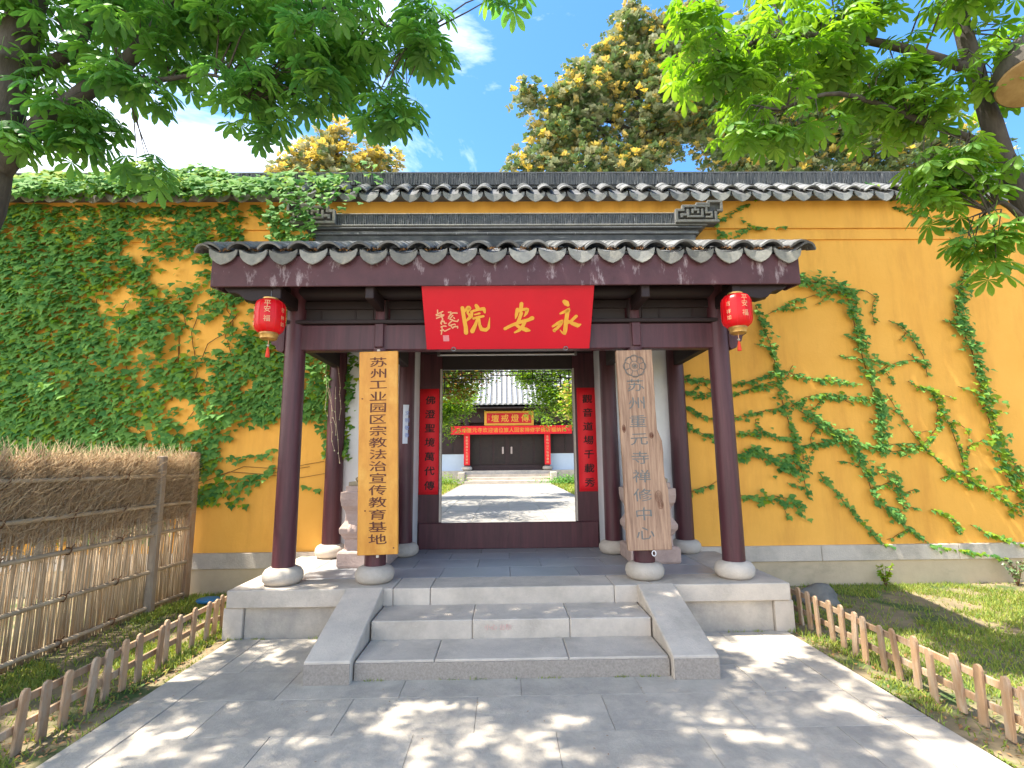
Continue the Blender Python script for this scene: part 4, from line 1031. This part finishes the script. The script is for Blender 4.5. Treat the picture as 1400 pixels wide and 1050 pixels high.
def vine(name, label, Ms, root, stems, pick=280, young_lit=None, group=None):
    t = thing(name, label, 'vine', root, group); inv = Matrix.Translation(-Vector(root))
    mb = MB()
    for s_ in stems: mb.tube(*s_)
    if mb.v: part('stems', mb, M_stem, t, kind='stuff')
    Ms.sort(key=lambda M: -M.median_scale)
    lm = leaf_me('leaf', IV, M_ivy)
    for M in Ms[:pick]:
        o = bpy.data.objects.new('leaf', lm); col.objects.link(o); o.parent = t; o.matrix_local = inv @ M
    if Ms[pick:]: obj('foliage', scatter_mesh('foliage', IV, [inv @ M for M in Ms[pick:]], [M_ivy]), t, 'stuff')
    if young_lit: obj('young_and_sunlit_leaves', scatter_mesh('young_and_sunlit_leaves', IV, [inv @ M for M in young_lit], [M_ivyY]), t, 'stuff')
    return t
rr = random.Random(61); Ms = []; Yg = []
rows = IVYMAP.split('\n'); CS = .2
patchn = lambda x, z: math.sin(x*5.1+z*2.3)+math.sin(x*2.7-z*6.1)+math.sin(x*9.3+z*8.7)
def dens(x, z):
    i = (6.0-z)/CS; j = (x+8.4)/CS; i0, j0 = int(math.floor(i)), int(math.floor(j))
    def g(a_, b_): return int(rows[min(max(a_, 0), len(rows)-1)][min(max(b_, 0), 32)])
    fi, fj = i-i0, j-j0
    return (g(i0, j0)*(1-fi)+g(i0+1, j0)*fi)*(1-fj)+(g(i0, j0+1)*(1-fi)+g(i0+1, j0+1)*fi)*fj
n = 0
while n < 24000:
    x = rr.uniform(-8.4, -1.95); z = rr.uniform(.7, 5.85); d = dens(x, z)/9
    pr_ = max(0, min(1, (d-.36)*1.5+.13*patchn(x, z)))**1.5 if d < .97 else 1
    n += 1
    if d < .12 or rr.random() > pr_: continue
    s = rr.triangular(.05, .14, .10)*(.85 if d < .6 else 1)
    yo = rr.uniform(.015, .07)+(.05*max(0, patchn(x*.7, z*.7)) if d > .8 else 0)
    if z > 5.5: yo += rr.uniform(.15, .35)
    (Yg if rr.random() < .07+.10*max(0, patchn(x*.5+2, z*.6)) else Ms).append(ivy_M((x, WY-yo, z), rr, s))
for i in range(2200):                                        # growth that spills over the coping
    x = rr.triangular(-8.4, -1.6, -6.6)
    if x > -3.4 and rr.random() < .45: continue
    hgt = .20*(.6+.5*math.sin(x*2.1)+.4*math.sin(x*5.3)); u = rr.random()
    z = 5.62+u*(.42+max(0, hgt)); y = 6.90+u*.38+rr.uniform(-.10, .04)
    M = ivy_M((x, y, z), rr, rr.uniform(.08, .14)); (Yg if (u > .5 and -7.8 < x < -5.2 and rr.random() < .8) or rr.random() < .22 else Ms).append(M)  # yellower leaves along one stretch paint the sun on the ivy top
stems = []
for i in range(16):
    x = rr.uniform(-7.5, -2.2); z = rr.uniform(.9, 3.5); pts = []
    for k in range(9):
        pts.append((x, WY-.018, z)); x += rr.uniform(-.12, .12); z += rr.uniform(.05, .28)
        if z > 5: break
    stems.append((pts, [.005]*len(pts), 4))
for (x, z) in ((-3.6, 1.55), (-3.4, 1.62), (-3.1, 1.5)):
    stems.append(([(x-.6, WY-.015, z-.12), (x-.2, WY-.015, z+.04), (x+.3, WY-.015, z), (x+.9, WY-.015, z+.10)], [.004]*4, 4))
for pl_, w_ in (([(-4.25, 1.35), (-3.9, 1.30), (-3.5, 1.42), (-3.15, 1.62)], .10), ([(-4.2, 1.62), (-3.8, 1.56), (-3.4, 1.50)], .06), ([(-4.2, 1.9), (-3.7, 1.75), (-3.2, 1.88)], .05), ([(-3.1, 1.5), (-2.6, 1.35), (-2.2, 1.30)], .03)):
    for (a_, b_) in zip(pl_[:-1], pl_[1:]):
        n_ = int(60*w_*10*math.dist(a_, b_))
        for _ in range(n_):
            u = rr.random(); Ms.append(ivy_M((a_[0]+(b_[0]-a_[0])*u+rr.gauss(0, w_*.4), WY-rr.uniform(.015, .07), a_[1]+(b_[1]-a_[1])*u+rr.gauss(0, w_*.5)), rr, rr.uniform(.06, .10)))
for _ in range(230):                                         # ivy over the end of the gate ridge
    x = rr.triangular(-3.3, -1.9, -2.9); z = rr.uniform(4.72, 5.45)
    if x > -2.5 and z < 5.2: continue
    Ms.append(ivy_M((x, rr.uniform(6.60, 6.68), z), rr, rr.uniform(.07, .11)))
vine('wall_ivy', 'dense green ivy covering the ochre wall between the reed screen and the gate', Ms, (-5, WY, .5), stems, young_lit=Yg)
# runners on the bare wall
rr = random.Random(62)
VINES=[
 (0.17,[(4.31,4.32),(4.68,4.26),(5.03,4.18),(5.11,3.92),(5.16,3.51),(5.21,3.10),(5.29,2.70),(5.36,2.40),(5.36,2.01),(5.26,1.78)]),
 (0.05,[(3.85,3.77),(4.20,3.95),(4.62,4.08),(4.98,4.18)]),
 (0.04,[(5.13,4.15),(5.38,4.13),(5.52,4.03)]),
 (0.11,[(3.71,3.93),(3.77,3.67),(3.87,3.36),(3.92,3.06),(3.94,2.81),(3.98,2.46),(4.07,2.08),(4.11,1.69),(4.18,1.41),(4.22,1.13)]),
 (0.07,[(2.54,2.83),(2.91,2.82),(3.25,2.74),(3.60,2.81),(3.90,2.91),(4.24,2.86),(4.63,2.80),(5.07,2.74)]),
 (0.07,[(2.55,2.65),(2.89,2.57),(3.29,2.61),(3.64,2.71),(3.94,2.76)]),
 (0.1,[(4.08,2.41),(4.31,2.56),(4.61,2.58),(5.05,2.55),(5.34,2.50)]),
 (0.06,[(2.56,2.43),(2.92,2.26),(3.36,2.28),(3.66,2.36),(3.95,2.39)]),
 (0.06,[(2.55,2.19),(2.81,2.04),(2.92,1.97)]),
 (0.08,[(3.27,2.04),(3.63,2.06),(3.96,1.96),(4.11,1.93)]),
 (0.18,[(3.26,1.70),(3.51,1.82),(3.75,1.70),(4.02,1.55),(4.06,1.46)]),
 (0.12,[(3.27,1.19),(3.51,1.16),(3.75,1.18),(3.98,1.13),(4.11,0.95)]),
 (0.03,[(2.61,1.26),(2.76,1.31),(2.92,1.31)]),
 (0.1,[(4.15,1.86),(4.44,1.90),(4.79,1.95),(5.07,1.87),(5.45,1.77),(5.74,1.80),(5.98,1.91),(6.15,2.10),(6.22,2.40),(6.15,2.64),(5.96,2.69)]),
 (0.14,[(4.22,2.36),(4.47,2.17),(4.70,2.05),(4.88,1.92),(4.98,1.68),(5.07,1.45),(5.13,1.17),(5.35,0.93),(5.52,0.84)]),
 (0.05,[(5.39,2.90),(5.60,3.02),(5.86,3.08),(6.11,3.09)]),
 (0.03,[(5.50,2.60),(5.62,2.35),(5.78,2.06),(5.94,1.82),(6.20,1.53),(6.49,1.24)]),
 (0.04,[(5.66,3.68),(5.83,3.60),(5.96,3.45),(6.10,3.14),(6.13,2.84)]),
 (0.2,[(6.94,4.98),(7.00,4.65),(6.84,4.28),(6.68,3.91),(6.73,3.55),(6.83,3.19),(6.87,2.79),(6.91,2.39),(6.95,2.00),(7.00,1.66),(7.08,1.43),(7.12,1.24),(7.25,1.14)]),
 (0.1,[(5.23,1.54),(5.46,1.44),(5.48,1.21),(5.54,0.98)]),
 (0.18,[(3.13,5.32),(3.19,5.10),(3.31,4.96)]),
 (0.06,[(3.28,5.26),(3.55,5.42),(3.83,5.59)]),
 (0.03,[(3.37,5.04),(3.74,5.11),(4.26,5.14)]),
 (0.04,[(5.66,5.61),(6.13,5.58),(6.66,5.55)]),
 (0.05,[(5.91,5.45),(6.31,5.31),(6.87,5.19)]),
 (0.03,[(6.38,5.10),(7.22,5.08),(7.74,5.07)]),
 (0.06,[(4.40,1.50),(4.61,1.22),(4.78,0.99),(4.95,0.80),(5.11,0.57),(5.29,0.48)]),
 (0.09,[(6.51,1.34),(6.78,1.24),(7.08,0.96),(7.21,0.91)]),
 (0.06,[(6.27,2.40),(6.37,2.05),(6.46,1.67),(6.50,1.29)]),
 (0.05,[(5.35,0.93),(5.60,0.70),(5.86,0.49),(6.32,0.42),(6.78,0.32)]),
 (0.05,[(5.93,0.97),(6.15,0.88),(6.26,0.65)]),
 (0.09,[(6.55,0.69),(6.83,0.59),(7.09,0.48)]),
 (0.05,[(7.11,1.76),(7.22,1.52),(7.27,1.28)]),
]

Ms, Yg, stems = [], [], []
shoots = []
for w, pts in VINES:                                         # short side shoots
    for (a_, b_) in zip(pts[:-1], pts[1:]):
        if rr.random() < .55:
            u = rr.random(); p = [a_[0]+(b_[0]-a_[0])*u, a_[1]+(b_[1]-a_[1])*u]; ang = rr.uniform(-.9, .9)+(0 if rr.random() < .5 else math.pi); q = [tuple(p)]
            for _ in range(rr.randint(2, 5)): p[0] += .09*math.cos(ang); p[1] += .09*math.sin(ang); ang += rr.uniform(-.5, .5); q.append(tuple(p))
            if min(z for x, z in q) > .55: shoots.append((.015, q))
for w, pts in VINES+shoots:
    stems.append(([(x, WY-.012-.006*(i % 2), z) for i, (x, z) in enumerate(pts)], [.0035+.01*w]*len(pts), 4))
    for (a_, b_) in zip(pts[:-1], pts[1:]):
        L_ = math.dist(a_, b_); n_ = max(2, int(L_*(34+(760 if w > .13 else 540)*w)))
        for _ in range(n_):
            u = rr.random(); x = a_[0]+(b_[0]-a_[0])*u; z = a_[1]+(b_[1]-a_[1])*u
            thick = .75+.45*math.sin(x*6.3+z*8.1)+.35*math.sin(x*15-z*11)
            if thick < .35 and rr.random() < .7: continue
            x += rr.gauss(0, w*.34*max(.35, thick)); z += rr.gauss(0, w*.34*max(.35, thick))
            if u < .10 and b_[1] < a_[1]: z += rr.gauss(0, .02)
            yo = .035 if z > .5 else .065
            M = ivy_M((x, WY-yo-rr.uniform(-.015, .03)-.12*w, z), rr, rr.triangular(.028, .085, .05)+.10*w)
            (Yg if (x > 5.8 and z < 2.8 and rr.random() < .45) or rr.random() < .06 else Ms).append(M)
vine('ivy_runners', 'thin ivy runners crossing the bare ochre wall beyond the red lantern', Ms, (5, WY, .5), stems, young_lit=Yg)
# dry creeper that hangs over the rear column
rr = random.Random(63); mb = MB(); Ms = []
for k in range(5):
    x = -2.42+rr.uniform(-.06, .14); z = rr.uniform(2.5, 3.25); pts = [(x, 6.86, z)]
    for i in range(6): x += rr.uniform(-.02, .045); z -= rr.uniform(.08, .2); pts.append((x, 6.86-rr.uniform(0, .03), z)); Ms.append(ivy_M((x, 6.85, z), rr, .018))
    mb.tube(pts, .002, 4)
cr_ = thing('dry_creeper', 'pale dry creeper strands hanging beside the rear column on the ivy side', 'vine', (-2.35, 6.86, 3.1))
part('strands', mb, M_reed, cr_, kind='stuff'); obj('creeper_leaves', scatter_mesh('creeper_leaves', IV, [Matrix.Translation((2.35, -6.86, -3.1)) @ M for M in Ms], [M_mag_p]), cr_, 'stuff')

# ---------------------------------------------------------------- grass, litter, weeds
blade = ([(-.004, 0, 0), (.004, 0, 0), (.003, .006, .6), (-.003, .006, .6), (0, .02, 1)], [(0, 1, 2, 3), (3, 2, 4)])
def grass(x0, x1, y0, y1, n, seed, thr, label):
    rr = random.Random(seed); Ms = []
    while len(Ms) < n:
        x, y = rr.uniform(x0, x1), rr.uniform(y0, y1)
        d = math.sin(x*2.1+y*1.3)+math.sin(y*3.1-x*1.7)+.7*math.sin(x*7+y*5)
        if d < thr and rr.random() > .12: continue
        h = rr.uniform(.025, .065)
        Ms.append(Matrix.Translation((x, y, -.012)) @ Euler((rr.uniform(-.6, .6), rr.uniform(-.6, .6), rr.random()*6)).to_matrix().to_4x4() @ Matrix.Diagonal((1.1, 1, h, 1)))
    o = obj('grass', scatter_mesh('grass', blade, Ms, [M_grass]), None, 'stuff'); o['label'] = label; o['category'] = 'grass'
grass(XC+2.80, 9.0, 3.0, 7.08, 46000, 71, -.3, 'short patchy grass on the lawn in front of the bare ochre wall')
grass(-4.15, XC-2.85, 2.6, 7.05, 16000, 72, .1, 'short grass between the reed screen and the picket fence')
rr = random.Random(74); Ms = []
for i in range(1500):
    k = rr.random()
    if k < .55: x, y = XC+rr.choice((-1, 1))*(2.745+abs(rr.gauss(0, .012))), rr.uniform(2.6, 5.3)
    elif k < .75: x, y = XC+rr.uniform(-1.25, 1.25), 4.292-abs(rr.gauss(0, .004))
    else: x, y = XC+rr.choice((-1, 1))*rr.uniform(1.64, 2.8), 5.292-abs(rr.gauss(0, .006))
    if math.sin(x*9+y*7)+math.sin(x*23) < .3: continue
    Ms.append(Matrix.Translation((x, y, -.005)) @ Euler((rr.uniform(-.5, .5), rr.uniform(-.5, .5), rr.random()*6)).to_matrix().to_4x4() @ Matrix.Diagonal((.8, 1, rr.uniform(.012, .035), 1)))
o = obj('moss', scatter_mesh('moss', blade, Ms, [M_grass]), None, 'stuff'); o['label'] = 'sparse green tufts along the edges of the paving and the platform foot'; o['category'] = 'moss'
lf = ([(-.5, 0, 0), (0, .22, .10), (.5, 0, .02), (0, -.22, .12)], [(0, 1, 2, 3)])
rr = random.Random(73); Ms = []
for i in range(2400):
    s = rr.choice((-1, 1)); x = XC+s*(2.78+abs(rr.gauss(0, .35))) if rr.random() < .75 else XC+s*rr.uniform(2.8, 6.5)
    if s < 0 and x < -4.1: continue
    sz = rr.uniform(.015, .045)
    Ms.append(Matrix.Translation((x, rr.uniform(2.6, 7.0), .0)) @ Euler((rr.uniform(-.5, .5), rr.uniform(-.5, .5), rr.random()*6)).to_matrix().to_4x4() @ Matrix.Diagonal((sz, sz, sz, 1)))
for i in range(26): Ms.append(Matrix.Translation((rr.uniform(-2.5, 2.5), rr.uniform(2.8, 4.2), .012)) @ Euler((.1, .1, rr.random()*6)).to_matrix().to_4x4() @ Matrix.Diagonal((.018, .018, .018, 1)))
o = obj('fallen_leaves', scatter_mesh('fallen_leaves', lf, Ms, [M_dry]), None, 'stuff'); o['label'] = 'dry fallen leaves along the edges of the paving'; o['category'] = 'leaves'
Ms = []                                                    # litter caught in the eave tiles
for i in range(420):
    k = rr.randrange(20); x = XC-SP*9.5+SP*k+rr.gauss(0, .035); y = 4.93+abs(rr.gauss(0, .05)); sz = rr.uniform(.02, .045)
    Ms.append(Matrix.Translation((x, y, zr(y)+.045+rr.uniform(0, .03))) @ Euler((rr.uniform(-.9, .9), rr.uniform(-.9, .9), rr.random()*6)).to_matrix().to_4x4() @ Matrix.Diagonal((sz, sz, sz, 1)))
o = obj('roof_litter', scatter_mesh('roof_litter', lf, Ms, [M_dry]), None, 'stuff'); o['label'] = 'dry leaf litter caught in the eave tiles of the gate roof'; o['category'] = 'leaves'
def weed(x, y, n, h, label, m, seed):
    rr = random.Random(seed); t = thing('weed', label, 'plant', (x, y, 0)); Ms = []; mb = MB()
    for i in range(n):
        a_ = rr.random()*6.28; l = h*rr.uniform(.5, 1); dx, dy = math.cos(a_)*l*.35, math.sin(a_)*l*.35
        if y+dy > 7.05: dy = -abs(dy)
        mb.tube([(x, y, -.02), (x+dx*.5, y+dy*.5, l*.6), (x+dx, y+dy, l)], [.003, .0025, .001], 4)
        for k in range(7):
            u = rr.uniform(.3, 1); s = rr.uniform(.03, .055)
            Ms.append(Matrix.Translation((dx*u, dy*u, l*u)) @ Euler((rr.uniform(-1, 1), rr.uniform(-1, 1), rr.random()*6)).to_matrix().to_4x4() @ Matrix.Diagonal((s, s, s, 1)))
    part('stems', mb, M_stem, t, kind='stuff'); obj('leaves', scatter_mesh('leaves', IV, Ms, [m]), t, 'stuff')
weed(5.05, 6.98, 12, .32, 'bright green weed at the foot of the plinth below the runners', M_ivyY, 1)
weed(6.75, 6.9, 14, .42, 'taller weed at the plinth under the thick runner', M_mag_g, 2)
weed(7.1, 6.7, 10, .3, 'low leafy weed at the lawn edge under the thick runner', M_ivyY, 3)

# ---------------------------------------------------------------- inner courtyard
ct = part('courtyard_ground', MB().box(-30, 30, 7.9, 60, .2, P-.02), M_soil); tag(ct, 'earth of the inner courtyard seen through the doorway', kind='structure')
cpv = part('courtyard_path', MB().box(XC-2.35, XC+2.45, 8.15, 28, P-.018, P-.006), M_joint); tag(cpv, 'pale paved courtyard path leading to the inner hall', kind='structure')
M_cpav = mat('pale_court_paving', (.29,.27,.24), (.21,.20,.185), 3, .8, .2, 40, var=.08)
cs_me = slab_mesh(.79, .99, .01, M_cpav, .003)
for j in range(19):
    for i in range(6): inst('paving_slab', cs_me, cpv, (XC-1.95+.8*i, 8.65+j*1.0, P+.004))
def grass_court():
    rr = random.Random(5); Ms = []
    for i in range(6000):
        s = rr.choice((-1, 1)); x = XC+s*rr.uniform(2.45, 4.5); y = rr.uniform(14, 28.5)
        Ms.append(Matrix.Translation((x, y, P-.02)) @ Euler((rr.uniform(-.4, .4), rr.uniform(-.4, .4), rr.random()*6)).to_matrix().to_4x4() @ Matrix.Diagonal((6, 3, rr.uniform(.05, .16), 1)))
    o = obj('grass', scatter_mesh('grass', blade, Ms, [M_grass]), None, 'stuff'); o['label'] = 'green grass beside the courtyard path beyond the doorway'; o['category'] = 'grass'
grass_court()
HX = XC+.10; HZ = 1.16
hl_ = thing('inner_hall', 'dark timber temple hall with pale dado at the end of the courtyard', 'hall', (HX, 29.6, P))
part('terrace', MB().box(HX-9, HX+9, 28.9, 34, P-.1, HZ), M_granite, hl_)
for k in range(3): part('step', MB().box(HX-2.35, HX+2.35, 28.0+.3*k, 28.9, P-.02, P+.175*(k+1)-.002*k), M_granite, hl_, .01)
for s in (-1, 1):
    lo, hi = sorted((HX+s*2.36, HX+s*2.7)); part('step_cheek', MB().box(lo, hi, 28.0, 28.9, P, P+.62), M_granite, hl_, .02)
    lo, hi = sorted((HX+s*2.45, HX+s*9)); part('dado', MB().box(lo, hi, 29.58, 29.7, HZ, 2.10), M_dado, hl_)
    part('wall', MB().box(lo, hi, 29.56, 29.7, 2.102, 4.9), M_hallwood, hl_)
    c = part('column', MB().lathe([(.16, 0), (.16, 3.4)], 18, HX+s*2.3, 29.3, HZ+.2), M_hallwood, hl_, smooth=True)
    part('column_base', MB().lathe([(.2, 0), (.30, .08), (.28, .2), (.2, .24)], 18, HX+s*2.3, 29.3, HZ), M_granite, c, smooth=True)
    for k in range(9): part('wall_batten', MB().box(lo+.2+.7*k, lo+.26+.7*k, 29.53, 29.559, 2.12, 4.0), M_blacklattice, hl_)
    d = part('door_leaf', MB().box(*sorted((HX+s*.002, HX+s*2.3)), 29.60, 29.68, HZ+.15, 3.9), M_hallwood, hl_)
    for k in range(3): part('door_panel', MB().box(*sorted((HX+s*(.12+.74*k), HX+s*(.74+.74*k))), 29.57, 29.599, HZ+.35, 3.6), M_blacklattice, d)
    part('door_handle', MB().box(*sorted((HX+s*.20, HX+s*.30)), 29.54, 29.569, 2.1, 2.50), M_granite_pink, d, .01)
part('door_backing', MB().box(HX-2.3, HX+2.3, 29.69, 29.76, HZ, 4.9), M_blacklattice, hl_)
part('door_sill', MB().box(HX-2.1, HX+2.1, 29.45, 29.55, HZ, HZ+.28), M_hallwood, hl_)
part('eave_beam', MB().box(HX-9, HX+9, 29.2, 29.7, 3.90, 4.95), M_hallwood, hl_)
part('eave_board', MB().box(HX-9.2, HX+9.2, 28.3, 28.36, 4.62, 4.82), M_blacklattice, hl_)
hr = part('roof', MB().prism([(28.3, 4.82), (33.5, 8.4), (33.5, 8.2), (28.3, 4.7)], 'x', HX-9.2, HX+9.2), M_tile, hl_)
M_roofpale = mat('pale_hall_roof_tile', (.40,.41,.43), (.30,.31,.33), 3, .8, .2, var=.05)  # paler grey for the hall roof ribs
ribme = mk('tile_rib', MB().tube([(0, 0, 0), (0, 5.2, 3.58)], .085, 8), M_roofpale, smooth=True)
for k in range(62): inst('tile_rib', ribme, hr, (HX-9.1+.3*k, 28.3, 4.85))
qp = thing('hall_plaque', 'gold framed red plaque with four gold characters above the inner hall door', 'plaque', (HX+.12, 29.05, 4.12))
part('frame', MB().box(-1.42, 1.42, 0, .06, -.42, .42), M_gold, qp, .02, local=True)
part('board', MB().box(-1.28, 1.28, -.02, -.002, -.29, .29), M_red, qp, local=True)
glyphs('lettering', [('壇', -.80, 0), ('戒', -.24, 0), ('燈', .34, 0), ('傳', .92, 0)], .46, M_gold, qp, -.022, bold=.018)
glyphs('inscription', [('八', -1.16, .1), ('五', -1.16, -.05)], .13, M_gold, qp, -.022)
bn = thing('cloth_banner', 'long red banner with a row of gold characters across the inner hall front', 'banner', (HX+.25, 28.95, 3.44))
part('cloth', MB().box(-3.45, 3.45, 0, .01, -.24, .24), M_redpaper, bn, local=True)
s_ = '苏州重元寺欢迎诸位旅人回家禅修学佛祈福纳祥'
glyphs('lettering', [(c, -3.0+6.0*i/(len(s_)-1), 0) for i, c in enumerate(s_)], .29, M_mag_y if False else mat('orange_gold_print', (.80,.36,.05), (.7,.3,.04), 5, .6, var=0), bn, -.004, bold=.012)
for s, lab, tx in ((-1, 'narrow red hall couplet on the hall column nearer the ivy side', '慈航普度众生登彼岸'), (1, 'narrow red hall couplet on the hall column nearer the bare wall side', '法雨均沾万物得春晖')):
    t = thing('hall_couplet', lab, 'couplet', (HX+s*2.3, 29.10, 2.45)); part('paper', MB().box(-.17, .17, 0, .012, -.98, .76), M_redpaper, t, local=True)
    glyphs('lettering', vert(tx, 0, .60, .18), .15, M_goldpale, t, -.003, bold=.015)
# courtyard trees
small = ([(0, 0, 0), (.35, .5, .05), (0, 1.1, -.1), (-.35, .5, .05)], [(0, 1, 2, 3)])
def court_tree(label, x, y, blobs, m, seed, m2=None):
    rr = random.Random(seed); t = thing('court_tree', label, 'tree', (x, y, P), 'trees in the inner courtyard')
    zt = max(b[2] for b in blobs)
    part('trunk', MB().tube([(x, y, P), (x+.1, y, zt*.6), (x, y, zt)], [.12, .09, .03], 8), M_bark, t, smooth=True)
    Ms = [[], []]
    for (bx, by, bz, rx, ry, rz, n) in blobs:
        part('limb', MB().tube([(x+.05, y, bz-rz), ((x+bx)/2, (y+by)/2, bz-.2), (bx, by, bz)], [.05, .03, .01], 6), M_bark, t, smooth=True)
        cs = [Vector((bx+rr.gauss(0, rx*.5), by+rr.gauss(0, ry*.5), bz+rr.gauss(0, rz*.5))) for _ in range(max(4, n//28))]
        for k in range(int(n*2.2)):
            c = rr.choice(cs); p = c+Vector((rr.gauss(0, .18), rr.gauss(0, .18), rr.gauss(0, .11))); s = rr.uniform(.07, .12)
            Ms[1 if (m2 and rr.random() < .4) else 0].append(Matrix.Translation(p-Vector((x, y, P))) @ Euler((rr.uniform(-.9, .5), rr.uniform(-.6, .6), rr.random()*6)).to_matrix().to_4x4() @ Matrix.Diagonal((s, s, s, 1)))
    obj('crown', scatter_mesh('crown', small, Ms[0], [m]), t, 'stuff')
    if Ms[1]: obj('rusty_leaves', scatter_mesh('rusty_leaves', small, Ms[1], [m2]), t, 'stuff')
court_tree('maple with rusty and green leaves on the near side of the courtyard path', -3.0, 13.5, [(-1.9, 13.5, 3.9, .7, .6, .45, 1500), (-1.1, 13.5, 4.2, .5, .5, .25, 700), (-2.8, 13.5, 4.6, 1, .8, .8, 1000), (-.8, 14.5, 4.55, .5, .5, .35, 700), (-1.2, 14, 3.7, .4, .4, .3, 400)], M_court, 81, M_court_r)
court_tree('light green bush tree low beside the courtyard path in front of the hall', -3.4, 17.5, [(-2.2, 17.5, 3.2, .75, .6, .45, 1500), (-1.5, 17.5, 3.75, .7, .6, .30, 800), (-3.2, 17.5, 3.4, 1, .8, .7, 900)], M_court, 82)
court_tree('bright yellow green tree partly hiding the hall roof beside the gold framed plaque', 3.2, 18, [(1.6, 18, 4.2, .8, .8, .8, 2000), (2.5, 18, 3.8, .8, .8, .7, 1600), (.85, 18, 4.9, .45, .5, .55, 900), (.3, 18.5, 5.9, .9, .5, .3, 700), (-.6, 17, 5.2, .45, .4, .4, 500), (2.2, 18, 5.2, 1.1, .8, .6, 1500), (3.4, 18, 4.4, 1, .8, .9, 900)], M_court, 83)
court_tree('small tree with orange tinged leaves close to the door jamb in the courtyard', 3.2, 12.5, [(1.75, 12.5, 3.3, .28, .3, .6, 420), (2.4, 12.5, 3.7, .5, .5, .6, 500)], M_court, 84, M_mag_y)
court_tree('unseen tree added behind the ochre wall to shade the courtyard path', -4.6, 11.5, [(-3.6, 11.5, 6.4, 1.4, 1.5, .8, 1500), (-2.6, 14.5, 6.8, 1.6, 1.6, .9, 1700), (-4.4, 17, 7.0, 1.5, 1.5, 1.0, 1300)], M_court, 85)  # hidden by the coping; added so its crown shades the court path
for i, (x, y) in enumerate(((3.3, 26.5), (-3.6, 27.0))):
    rr = random.Random(90+i); Ms = []
    t = thing('garden_shrub', ('leafy low shrub beside the hall steps on the bare wall side', 'leafy low shrub beside the hall steps on the ivy side')[i], 'shrub', (x, y, P))
    part('stems', MB().tube([(x, y, P), (x, y, P+.4)], [.05, .02], 6), M_bark, t)
    for k in range(1200):
        d = Vector((rr.gauss(0, 1), rr.gauss(0, .5), abs(rr.gauss(0, .5)))); Ms.append(Matrix.Translation((d.x*.6, d.y*.5, .1+d.z*.35)) @ Euler((rr.uniform(-.9, .9), rr.uniform(-.9, .9), rr.random()*6)).to_matrix().to_4x4() @ Matrix.Diagonal((.09, .09, .09, 1)))
    obj('foliage', scatter_mesh('foliage', small, Ms, [M_court if i else M_ivy]), t, 'stuff')
